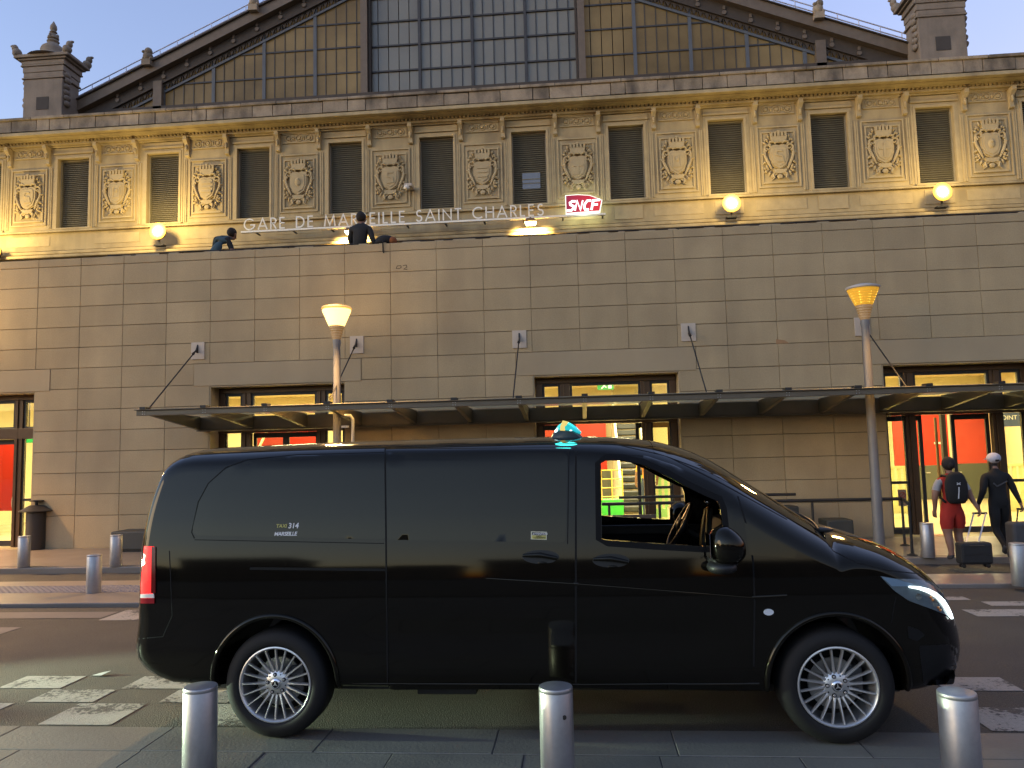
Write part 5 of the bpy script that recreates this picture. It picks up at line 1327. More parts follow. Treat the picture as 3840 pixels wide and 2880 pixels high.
def body_pts(inset=0):
    P = np.zeros((len(cont), NR, 3))
    for i, (x, z, r, a, ax, az) in enumerate(cont):
        C = np.array([x, z]); A = np.array([ax, az]); D = A - C; ln = np.linalg.norm(D); D = D / ln
        for j in range(NR):
            if j < len(YF_):
                d = min(r * (1 - math.sqrt(max(0, 1 - YF_[j]**a))), ln)
                g = YF_[j]
            else:
                d = r + (ln - r) * (j - len(YF_) + 1) / 24; g = 1
            d = min(d, ln); p = C + D * d
            P[i, j] = (p[0], Wd(p[0], p[1]) * g, p[1])
    return P
BP = body_pts()
nC = len(cont)
vs = []; fs = []
for s in (-1, 1):
    o = len(vs)
    for i in range(nC):
        for j in range(NR): vs.append((BP[i, j, 0], s * BP[i, j, 1], BP[i, j, 2]))
    for i in range(nC):
        i2 = (i + 1) % nC
        for j in range(NR - 1):
            q = (o + i * NR + j, o + i2 * NR + j, o + i2 * NR + j + 1, o + i * NR + j + 1)
            fs.append(q if s < 0 else q[::-1])
bm = bmesh.new()
bv = [bm.verts.new(v) for v in vs]
for f in fs:
    try: bm.faces.new([bv[i] for i in f])
    except ValueError: pass
bmesh.ops.remove_doubles(bm, verts=bm.verts, dist=1e-5)
bmesh.ops.dissolve_degenerate(bm, dist=1e-6, edges=bm.edges)
bmesh.ops.recalc_face_normals(bm, faces=bm.faces)
solid = bpy.data.meshes.new('van_solid'); bm.to_mesh(solid)
bvh = BVHTree.FromBMesh(bm)
shell_normals = None
# inner cab cavity: the same body shrunk along its normals
bmc = bm.copy(); bmc.normal_update()
for v in bmc.verts: v.co = v.co - v.normal * .045
for v in bmc.verts:
    v.co.x = min(max(v.co.x, -.9), 1.66); v.co.z = max(v.co.z, .80)
cav = bpy.data.meshes.new('cavity'); bmc.to_mesh(cav); bmc.free()
Vw = Matrix.Translation((VX, VY, .010)) @ Matrix.Rotation(VR, 4, 'Z'); Vi = Vw.inverted()
CAM_L = Vi @ Vector((0, 0, CAM_H))
def hit(px, py):
    d = Vector(ray(px, py)); d = (Vi.to_3x3() @ d).normalized()
    h = bvh.ray_cast(CAM_L, d)
    return h[0], h[1]
def on_plane(px, py, yl):
    d = Vi.to_3x3() @ Vector(ray(px, py)); t = (yl - CAM_L.y) / d.y
    return CAM_L + d * t
def temp(me):
    o = bpy.data.objects.new('tmp', me); COL.objects.link(o); return o
def boolean(base, cutters, op='DIFFERENCE'):
    o = temp(base)
    for c in cutters:
        md = o.modifiers.new('b', 'BOOLEAN'); md.operation = op; md.object = c; md.solver = 'EXACT'; md.use_self = False
    dg = bpy.context.evaluated_depsgraph_get()
    out = bpy.data.meshes.new_from_object(o.evaluated_get(dg)); bpy.data.objects.remove(o); return out
WB2, WR, ARCH = 1.715, .335, .395
cz = lambda p: (2100 / PXS + p[0] / 2.458 / PXS, 1650 / PXS + p[1] / 2.458 / PXS)
WIN = [cz(p) for p in [(378, 215), (420, 190), (560, 190), (760, 232), (960, 322), (1160, 430), (1330, 512), (1455, 566), (1482, 640), (1500, 800), (1490, 985), (1340, 982), (860, 955), (440, 925), (385, 915)]]
winp = []
for px, py in WIN:
    h = hit(px, py)[0]; winp.append((h.x, h.z))
cut = []
cut.append(temp(cav))
cut.append(temp(MB().prism(winp, -1.2, 1.2).mesh('c1')))
for s in (-1, 1):
    for yy in ((-1.2, -.58), (.58, 1.2)):
        cut.append(temp(MB().lathe([(ARCH, yy[0]), (ARCH, yy[1])], 64, (s * WB2, 0, .355), axis='y').mesh('c2')))
        cut.append(temp(MB().box(s * WB2 - ARCH * .98, s * WB2 + ARCH * .98, yy[0] + .001, yy[1] - .001, .1, .34).mesh('c3')))
bodym = boolean(solid, cut)
for c in cut: bpy.data.objects.remove(c)
bodym.materials.clear(); bodym.materials.append(PAINT)
bodym.polygons.foreach_set('use_smooth', [True] * len(bodym.polygons)); bodym.set_sharp_from_angle(angle=math.radians(32)); bodym.name = 'body'
body = obj('body', bodym, van, local=True)
# ---- surface patches (doors, panes, lamps): outline read off the photograph and laid on the body surface
def inside(p, poly):
    c = False; n = len(poly)
    for i in range(n):
        a, b = poly[i], poly[i - 1]
        if (a[1] > p[1]) != (b[1] > p[1]) and p[0] < (b[0] - a[0]) * (p[1] - a[1]) / (b[1] - a[1]) + a[0]: c = not c
    return c
def densify(poly, step):
    out = []
    for i in range(len(poly)):
        a, b = np.array(poly[i]), np.array(poly[(i + 1) % len(poly)]); k = max(1, int(np.linalg.norm(b - a) / step))
        out += [tuple(a + (b - a) * t / k) for t in range(k)]
    return out
def rounded(poly, r, n=4):
    out = []; N = len(poly)
    for i in range(N):
        p, a, b = np.array(poly[i], float), np.array(poly[i - 1], float), np.array(poly[(i + 1) % N], float)
        rr = r[i] if isinstance(r, (list, tuple)) else r
        da = min(rr, np.linalg.norm(a - p) * .45); db = min(rr, np.linalg.norm(b - p) * .45)
        if rr <= 0: out.append(tuple(p)); continue
        s = p + (a - p) / np.linalg.norm(a - p) * da; e = p + (b - p) / np.linalg.norm(b - p) * db
        for k in range(n + 1):
            t = k / n; out.append(tuple((1 - t)**2 * s + 2 * t * (1 - t) * p + t * t * e))
    return out
def patch(name, poly, off, m, parent=None, step=14, holes=(), depth=.006, mirror=False):
    o_ = densify(poly, step); hs = [densify(h, step) for h in holes]
    pts = list(o_); loops = [list(range(len(o_)))]
    for h in hs: loops.append(list(range(len(pts), len(pts) + len(h)))); pts += h
    xs0, ys0 = [p[0] for p in o_], [p[1] for p in o_]
    for gx in np.arange(min(xs0) + step / 2, max(xs0), step):
        for gy in np.arange(min(ys0) + step / 2, max(ys0), step):
            g = (gx, gy)
            if inside(g, o_) and not any(inside(g, h) for h in hs) and min((gx - q[0])**2 + (gy - q[1])**2 for q in pts[:loops[-1][-1] + 1]) > (step * .45)**2: pts.append(g)
    ed = [(l[i], l[(i + 1) % len(l)]) for l in loops for i in range(len(l))]
    r = geometry.delaunay_2d_cdt([Vector(p) for p in pts], ed, [], 0, 1e-4)
    V2, F2 = r[0], r[2]
    P3 = []; N3 = []
    for v in V2:
        h, n = hit(v.x, v.y)
        if h is None:
            for dx, dy in ((-2, 0), (2, 0), (0, 3), (-4, 4), (-6, 2), (6, 4)):
                h, n = hit(v.x + dx, v.y + dy)
                if h is not None: break
            if h is None: h, n = on_plane(v.x, v.y, -.9), Vector((0, -1, 0))
        P3.append(h); N3.append(n)
    F2 = [f for f in F2 if inside((sum(V2[i].x for i in f) / len(f), sum(V2[i].y for i in f) / len(f)), o_) and not any(inside((sum(V2[i].x for i in f) / len(f), sum(V2[i].y for i in f) / len(f)), h) for h in hs)]
    # smooth normals: average body normals
    b = bmesh.new(); vv = [b.verts.new(p + n * off) for p, n in zip(P3, N3)]
    for f in F2:
        try: b.faces.new([vv[i] for i in f])
        except ValueError: pass
    bmesh.ops.delete(b, geom=[v for v in b.verts if not v.link_faces], context='VERTS')
    bmesh.ops.recalc_face_normals(b, faces=b.faces)
    if sum(f.normal.y for f in b.faces) > 0:
        for f in b.faces: f.normal_flip()
    be = [e for e in b.edges if e.is_boundary]
    ex = bmesh.ops.extrude_edge_only(b, edges=be)
    for v in [g for g in ex['geom'] if isinstance(g, bmesh.types.BMVert)]:
        v.co.y += depth if v.co.y < 0 else -depth
    me = bpy.data.meshes.new(name); b.to_mesh(me); b.free(); me.materials.append(m)
    me.polygons.foreach_set('use_smooth', [True] * len(me.polygons)); me.set_sharp_from_angle(angle=math.radians(40))
    ob = obj(name, me, parent or van, local=True)
    if mirror:
        m2 = me.copy(); m2.transform(Matrix.Scale(-1, 4, (0, 1, 0))); m2.flip_normals(); obj(name, m2, parent or van, local=True)
    return ob
# doors
fd = rounded([(1288, 978), (1395, 985), (1455, 1005), (1530, 1040), (1588, 1072), (1612, 1150), (1622, 1215), (1625, 1300), (1623, 1440), (1610, 1488), (1249, 1488), (1249, 1200), (1252, 978)], [0, 8, 0, 0, 10, 0, 0, 0, 10, 14, 8, 0, 8])
hole = rounded([tuple(p) for p in WIN], 0)
def grow(poly, d):
    c = np.mean(poly, axis=0); out = []
    n = len(poly)
    for i in range(n):
        a, b = np.array(poly[i - 1]), np.array(poly[(i + 1) % n]); t = b - a; nn = np.array([t[1], -t[0]]) / np.linalg.norm(t); p = np.array(poly[i])
        if (p - c) @ nn < 0: nn = -nn
        out.append(tuple(p + nn * d))
    return out
gask = grow(hole, 8)
door = patch('front_door', fd, .0025, PAINT, holes=[grow(hole, 3)], step=13)
patch('window_gasket', grow(hole, 13), .0045, pm('gasket_rubber', (.004, .004, .004), .7, var=0, spec=.2), door, holes=[grow(hole, 0.5)], step=9, depth=.012, mirror=True)
sd = rounded([(1239, 968), (1239, 1488), (838, 1490), (836, 1260), (830, 985), (832, 968)], [8, 8, 14, 0, 0, 8])
sdoor = patch('sliding_door', sd, .0025, PAINT, step=16)
# privacy glazing
g1 = rounded([(1226, 978), (1222, 1172), (837, 1166), (834, 985), (838, 979)], [14, 14, 6, 4, 4])
patch('side_window', g1, .0045, VGLASS, sdoor, step=14, mirror=True)
g2 = rounded([(830, 981), (833, 1165), (424, 1157), (416, 1145), (430, 1085), (452, 1045), (490, 1012), (535, 996), (640, 985)], [6, 6, 8, 6, 0, 12, 12, 8, 0])
qw = patch('side_window', g2, .0035, VGLASS, van, step=14, mirror=True)
q3 = rounded([(1607, 1128), (1722, 1193), (1716, 1206), (1619, 1199)], [4, 5, 4, 5])
patch('quarter_window', q3, .003, VGLASS, van, step=8, mirror=True)
# seams round the doors read as dark gaps
def seam(pts, w=.005, parent=van, name='panel_gap', m=SEAM, off=.0012, mirror=False):
    P = []
    for a, b in zip(pts[:-1], pts[1:]):
        k = max(1, int(math.hypot(b[0] - a[0], b[1] - a[1]) / 10))
        P += [(a[0] + (b[0] - a[0]) * t / k, a[1] + (b[1] - a[1]) * t / k) for t in range(k)]
    P.append(pts[-1]); H = [hit(*p) for p in P]; H = [h for h in H if h[0] is not None]
    vs = []; fs = []
    for i, (p, n) in enumerate(H):
        a = H[max(i - 1, 0)][0]; b = H[min(i + 1, len(H) - 1)][0]; t = (b - a).normalized(); s = t.cross(n).normalized()
        vs += [p + n * off + s * w / 2, p + n * off - s * w / 2]
        if i: fs.append((2 * i - 2, 2 * i - 1, 2 * i + 1, 2 * i))
    mb = MB().add(vs, fs); return mb.build(name, m, parent, local=True)
seam([(1244, 966), (1244, 1494)], .012); seam([(832, 970), (835, 1260), (838, 1494)], .009, off=.006)
seam([(1594, 1072), (1617, 1150), (1627, 1215), (1630, 1300), (1628, 1440)], .010)
seam([(1775, 1160), (1800, 1190), (1850, 1215), (1915, 1232), (1990, 1240)], .007)      # bonnet shut line
seam([(1250, 1492), (1620, 1492)], .012); seam([(745, 1496), (1240, 1492)], .012)
seam([(366, 1190), (372, 1330), (352, 1375), (300, 1380)], .006); seam([(1935, 1290), (1925, 1345)], .005)
seam([(400, 985), (700, 965), (1200, 957), (1330, 960), (1440, 985), (1560, 1045), (1700, 1122)], .012, name='roof_gutter')
seam([(420, 1163), (414, 1150), (428, 1085), (450, 1044), (488, 1010), (534, 993), (640, 982), (832, 977)], .006, off=.002); seam([(1229, 976), (1226, 1175)], .006, off=.006)
seam([(540, 1228), (840, 1231)], .016, name='door_rail'); seam([(845, 1176), (1228, 1181)], .005); seam([(420, 1166), (830, 1174)], .005)
# swage highlights: body crease as thin raised bead
def bead(pts, r, name, sink=.45, m=PAINT):
    P = []
    for a, b in zip(pts[:-1], pts[1:]):
        k = max(1, int(abs(b[0] - a[0]) / 14)); P += [(a[0] + (b[0] - a[0]) * t / k, a[1] + (b[1] - a[1]) * t / k) for t in range(k)]
    P.append(pts[-1]); H = [hit(*p) for p in P]; MB().tube([h[0] - h[1] * r * sink for h in H if h[0] is not None], r, 8).build(name, m, van, smooth=60, local=True)
bead([(1050, 1250), (1240, 1262), (1500, 1282), (1620, 1292), (1700, 1288)], .026, 'body_crease', .82)
bead([(760, 1478), (1240, 1480), (1640, 1478)], .012, 'sill_moulding')
# wheel-arch lips
for s in (-1, 1):
    for side in (-1, 1):
        pts = []
        for t in np.linspace(math.radians(-6), math.radians(186), 40):
            x = s * WB2 + (ARCH + .012) * math.cos(t); z = .355 + (ARCH + .012) * math.sin(t)
            h = bvh.ray_cast(Vector((x, side * 2, z)), Vector((0, -side, 0)))[0]
            if h is not None: pts.append(h)
        MB().tube(pts, .017, 8).build('wheel_arch', PAINT, van, smooth=60, local=True)
# door handles
for (cxp, cyp), par in (((1168, 1203), sdoor), ((1320, 1211), door)):
    el = [(cxp + 40 * math.cos(t), cyp + 15 * math.sin(t)) for t in np.linspace(0, 2 * PI, 25)[:-1]]
    rc = patch('handle_recess', el, .0032, pm('recess_black', (.004, .004, .004), .35), par, step=7)
    p0 = hit(cxp - 38, cyp - 3); p1 = hit(cxp, cyp - 4); p2 = hit(cxp + 36, cyp + 3)
    MB().tube([p0[0] + p0[1] * .010, p1[0] + p1[1] * .034, p2[0] + p2[1] * .024], [.010, .016, .012], 8).build('door_handle', PAINT, par, smooth=60, local=True)
    q = hit(cxp + 4, cyp + 13); MB().ell(q[0] + q[1] * .004, (.03, .006, .008), 10, 6).build('lock_cover', PAINT, par, smooth=60, local=True)
# lettering and sticker on the dark glass
M_wh = pm('white_vinyl', (.62, .62, .62), .5); M_ye = pm('yellow_vinyl', (.42, .38, .10), .5)
def decal(name, body_, px, py, size, m, bold=.0, shear=0, space=1, parent=None, off=.0065):
    p, n = hit(px, py); me = text_mesh(name, body_, size, m, .0004, bold=bold, shear=shear, space=space)
    o = obj(name, me, parent or van, local=True); a = math.atan2(n.z, -n.y); o.rotation_euler = (-a, 0, 0); o.location = p + n * off; return o
decal('taxi_lettering', 'TAXI', 597, 1140, .032, M_ye, .0006, .12, parent=qw)
decal('taxi_lettering', '314', 623, 1141, .046, M_wh, .0012, .1, parent=qw)
decal('taxi_lettering', 'MARSEILLE', 593, 1157.5, .034, M_wh, .0008, .12, .92, parent=qw)
st_ = patch('sticker', [(1147, 1148), (1181, 1149), (1181, 1166), (1147, 1165)], .0055, pm('sticker_cream', (.55, .53, .38), .6), sdoor, step=6, depth=.001)
patch('sticker_band', [(1149, 1149.8), (1179.5, 1150.6), (1179.5, 1156.5), (1149, 1156)], .0062, SEAM, sdoor, step=5, depth=.0006)
patch('sticker_field', [(1149, 1156.6), (1179.5, 1157.1), (1179.5, 1164.6), (1149, 1163.6)], .0062, M_ye, sdoor, step=5, depth=.0006)
decal('sticker_text', 'ATTENTION', 1150.5, 1155.6, .0165, M_wh, .0004, parent=sdoor, off=.0072)
decal('sticker_text', 'PORTE', 1158.5, 1159.8, .0105, SEAM, .0003, parent=sdoor, off=.0072); decal('sticker_text', 'COULISSANTE', 1152.5, 1163.4, .0115, SEAM, .0003, parent=sdoor, off=.0072)
# tail lamp
M_tail = pm('lit_tail_lamp', (.5, .01, .01), .25, var=0, emit=(1, .012, .012), estr=2.1)
tl = patch('tail_light', [(313, 1180), (333, 1181), (332, 1240), (329, 1298), (306, 1299), (306, 1260)], .006, M_tail, van, step=7, depth=.02, mirror=True)
patch('reflector', [(306, 1283), (334, 1282), (335, 1291), (306, 1291)], .011, pm('clear_lens', (.6, .55, .55), .2), tl, step=6, depth=.006)
patch('reflector', [(306, 1291.5), (335, 1291.5), (335, 1303), (306, 1303)], .010, pm('dark_red_lens', (.22, .01, .015), .15), tl, step=6, depth=.006)
patch('lamp_edge', [(328.5, 1181), (337, 1182), (337, 1281), (327.5, 1281)], .0085, pm('smoked_red', (.10, .006, .006), .15), tl, step=6, depth=.006)
# headlamp
M_lamp = pm('headlamp_glass', (.09, .12, .135), .08, var=.3, scale=18, spec=.8)
hlp = [(1900, 1244), (1935, 1250), (1975, 1252), (2012, 1258), (2035, 1275), (2052, 1305), (2060, 1341), (2040, 1328), (2005, 1313), (1962, 1297), (1930, 1275)]
hl = patch('headlight', rounded(hlp, 5), .006, M_lamp, van, step=8, depth=.02, mirror=True)
M_drl = pm('lit_running_light', (.9, .95, 1), .3, var=0, emit=(.85, 1, .98), estr=3.2)
rl_pts = [hit(*q) for q in ((1962, 1267), (1982, 1270), (2002, 1277), (2018, 1286), (2031, 1299), (2041, 1314), (2048, 1328), (2052, 1336))]
MB().tube([h + n * .012 for h, n in rl_pts if h is not None], [.005, .009, .012, .014, .015, .014, .012, .008][:len([1 for h, n in rl_pts if h is not None])], 8).build('running_light', M_drl, hl, smooth=60, local=True)
patch('lamp_bezel', [(1902, 1245), (1936, 1251), (1972, 1262), (1960, 1266), (1925, 1266)], .0095, pm('blue_bezel', (.14, .22, .30), .15, spec=.8), hl, step=6, depth=.003)
for q, c in (((1983, 1288), .018), ((2015, 1302), .022)):
    h, n = hit(*q); MB().lathe([(.002, -.004), (c, -.002), (c, .006)], 14, h + n * .008, axis='y').build('projector_lens', pm('lamp_reflector', (.5, .55, .5), .08, metal=.9, var=0), hl, local=True)
M_spark = pm('indicator_amber', (.5, .2, .05), .2)
for q in ((2008, 1290), (2012, 1296), (2024, 1312), (2028, 1318)):
    h, n = hit(*q); MB().ell(h + n * .010, (.008, .006, .008), 7, 5).build('indicator_bead', M_spark, hl, local=True)
# bumper inlets, repeater
patch('bumper_inlet', rounded([(1960, 1352), (1985, 1360), (1998, 1372), (1980, 1385), (1962, 1378)], 4), .004, MAT['recess_black'], van, step=7, mirror=True)
patch('side_repeater', [(1660 + 11 * math.cos(t), 1322 + 7 * math.sin(t)) for t in np.linspace(0, 2 * PI, 15)[:-1]], .006, pm('repeater_lens', (.55, .6, .65), .2), van, step=5)
patch('lower_grille', rounded([(1985, 1395), (2050, 1392), (2066, 1440), (2060, 1478), (1995, 1480)], 6), .003, MAT['recess_black'], van, step=10, mirror=True)
# bonnet-front grille with its bars
def fhit(y, z): return bvh.ray_cast(Vector((4, y, z)), Vector((-1, 0, 0)))[0]
gr = MB()
for z in (.74, .66, .58): gr.tube([p + Vector((.008, 0, 0)) for p in (fhit(y, z) for y in np.linspace(-.5, .5, 11)) if p is not None], .016, 8)
gr.build('grille_bar', CHROME, van, smooth=60, local=True)
h = fhit(0, .70); sm_ = MB(); sm_.tube([h + Vector((.03, .085 * math.cos(t), .085 * math.sin(t))) for t in np.linspace(0, 2 * PI, 25)[:-1]], .009, 6, closed=True)
for a in (90, 210, 330): sm_.tube([h + Vector((.03, 0, 0)), h + Vector((.03, .083 * math.cos(math.radians(a)), .083 * math.sin(math.radians(a))))], [.012, .004], 6)
sm_.build('star_emblem', CHROME, van, smooth=60, local=True)
# windscreen: a dark pane laid over the slope
vsq = []; fq = []; nx, ny = 10, 24
for i in range(nx + 1):
    for j in range(ny + 1):
        y = -.78 + 1.56 * j / ny; x = .72 + (1.70 - .72) * i / nx
        h = bvh.ray_cast(Vector((x, y * (.92 + .08 * i / nx), 3)), Vector((0, 0, -1)))
        vsq.append(h[0] + h[1] * .003)
        if i and j: a = i * (ny + 1) + j; fq.append((a - ny - 2, a - ny - 1, a, a - 1))
MB().add(vsq, fq).build('windscreen', VGLASS, van, smooth=60, local=True)
wp = MB(); 
for y0, y1 in ((-.70, .05), (.05, .62)):
    P = [bvh.ray_cast(Vector((1.72 + .03 * math.sin(t * 3), y0 + (y1 - y0) * t, 3)), Vector((0, 0, -1)))[0] + Vector((0, 0, .018)) for t in np.linspace(0, 1, 7)]
    wp.tube(P, .009, 6)
P = bvh.ray_cast(Vector((1.77, -.62, 3)), Vector((0, 0, -1)))[0]; wp.ell(P + Vector((0, 0, .02)), (.07, .05, .02), 8, 5)
wp.build('wiper', TRIM, van, smooth=60, local=True)
# mirror
def sup(c, r, e=.75, n=20, k=12):
    m = MB(); vs = []; fs = []
    for i in range(k + 1):
        a = -PI / 2 + PI * i / k
        for j in range(n):
            t = 2 * PI * j / n; f = lambda v, p: abs(v)**p * (1 if v >= 0 else -1)
            vs.append((c[0] + r[0] * f(math.cos(a), e) * f(math.cos(t), e), c[1] + r[1] * f(math.cos(a), e) * f(math.sin(t), e), c[2] + r[2] * f(math.sin(a), e)))
    for i in range(k):
        for j in range(n): fs.append((i * n + j, i * n + (j + 1) % n, (i + 1) * n + (j + 1) % n, (i + 1) * n + j))
    m.add(vs, fs); return m
for s in (-1, 1):
    c = on_plane(1570, 1178, -1.08); c.y = s * 1.08
    mm_ = sup(c, (.105, .125, .115), .8)
    v2 = []
    for v in mm_.v:
        dx = (v[0] - c.x) / .105; sc = 1 - .28 * max(0, dx); zz = c.z + (v[2] - c.z) * sc - .02 * max(0, dx)
        v2.append((v[0], v[1], zz))
    mm_.v = v2
    mo = mm_.build('wing_mirror', PAINT, van, smooth=70, local=True)
    a = MB(); a.add([], []); a.hexa([(c.x - .10, s * .90, c.z - .135), (c.x + .07, s * .90, c.z - .135), (c.x + .05, s * 1.13, c.z - .125), (c.x - .08, s * 1.13, c.z - .125), (c.x - .10, s * .90, c.z - .06), (c.x + .07, s * .90, c.z - .06), (c.x + .06, s * 1.13, c.z - .07), (c.x - .09, s * 1.13, c.z - .07)])
    a.build('mirror_arm', TRIM, mo, local=True, bevel=.025)
    sup((c.x - .035, c.y, c.z - .125), (.085, .10, .04), .85).build('mirror_foot', TRIM, mo, smooth=70, local=True)
    MB().box(c.x - .109, c.x - .1055, c.y - .08, c.y + .08, c.z - .07, c.z + .07).build('mirror_glass', pm('mirror_silver', (.5, .5, .52), .05, metal=1, var=0), mo, local=True, bevel=.001)
# cab interior seen through the open side window
fl = MB(); fl.box(-.88, 1.64, -.86, .86, .801, .83); fl.build('cab_floor', TRIM, van, local=True)
MB().box(-.62, -.56, -.80, .80, .831, 1.74).build('bulkhead', TRIM, van, local=True)
db = MB(); db.prism([(1.18, .832), (1.66, .832), (1.66, 1.20), (1.50, 1.235), (1.30, 1.20), (1.20, 1.10)], -.84, .84); db.build('dashboard', TRIM, van, local=True, bevel=.02)
for s in (-1, 1):
    MB().hexa([(-.42, s * .48 - .22, .83), (.10, s * .48 - .22, .83), (.10, s * .48 + .22, .83), (-.42, s * .48 + .22, .83), (-.42, s * .48 - .22, .98), (.12, s * .48 - .22, 1.0), (.12, s * .48 + .22, 1.0), (-.42, s * .48 + .22, .98)]).build('seat', TRIM, van, local=True, bevel=.04)
    MB().hexa([(-.5, s * .48 - .20, .99), (-.36, s * .48 - .20, .99), (-.36, s * .48 + .20, .99), (-.5, s * .48 + .20, .99), (-.55, s * .48 - .18, 1.5), (-.45, s * .48 - .18, 1.5), (-.45, s * .48 + .18, 1.5), (-.55, s * .48 + .18, 1.5)]).build('seat_back', TRIM, van, local=True, bevel=.04)
cw = on_plane(1468, 1134, .40)
ax = Vector((-.86, 0, .5)).normalized(); u = Vector((0, 1, 0)); w = ax.cross(u)
sw = MB(); sw.tube([cw + (u * math.cos(t) + w * math.sin(t)) * .185 for t in np.linspace(0, 2 * PI, 33)[:-1]], .016, 8, closed=True)
for a in (200, 340, 270): sw.tube([cw - ax * .02, cw + (u * math.cos(math.radians(a)) + w * math.sin(math.radians(a))) * .18], [.03, .014], 6)
sw.ell(cw - ax * .02, (.05, .07, .06), 10, 7); sw.tube([cw - ax * .03, cw - ax * .35], .03, 8)
sw.build('steering_wheel', pm('wheel_leather', (.02, .02, .022), .35), van, smooth=60, local=True)
ph = on_plane(1516, 1135, .05)
pn = MB(); pn.tube([ph + Vector((-.02, 0, -.14)), ph + Vector((-.005, -.01, -.02)), ph + Vector((.03, 0, .12)), ph + Vector((.05, .01, .13)), ph + Vector((.02, .0, -.12))], .008, 6)
pn.build('cable_loop', pm('gold_edge', (.5, .3, .1), .3, metal=.7), van, smooth=60, local=True)
MB().hexa([tuple(ph + Vector(q)) for q in ((-.01, .02, -.18), (.06, .02, -.18), (.06, .05, -.18), (-.01, .05, -.18), (.03, .02, .12), (.09, .02, .12), (.09, .05, .12), (.03, .05, .12))]).build('phone_holder', TRIM, van, local=True, bevel=.01)
MB().ell(ph + Vector((.05, 0, .17)), (.025, .02, .02), 8, 6).build('holder_knob', CHROME, van, smooth=60, local=True)
MB().box(.0, 1.2, .80, .83, 1.05, 1.13).build('door_sill_trim', TRIM, van, local=True, bevel=.01)
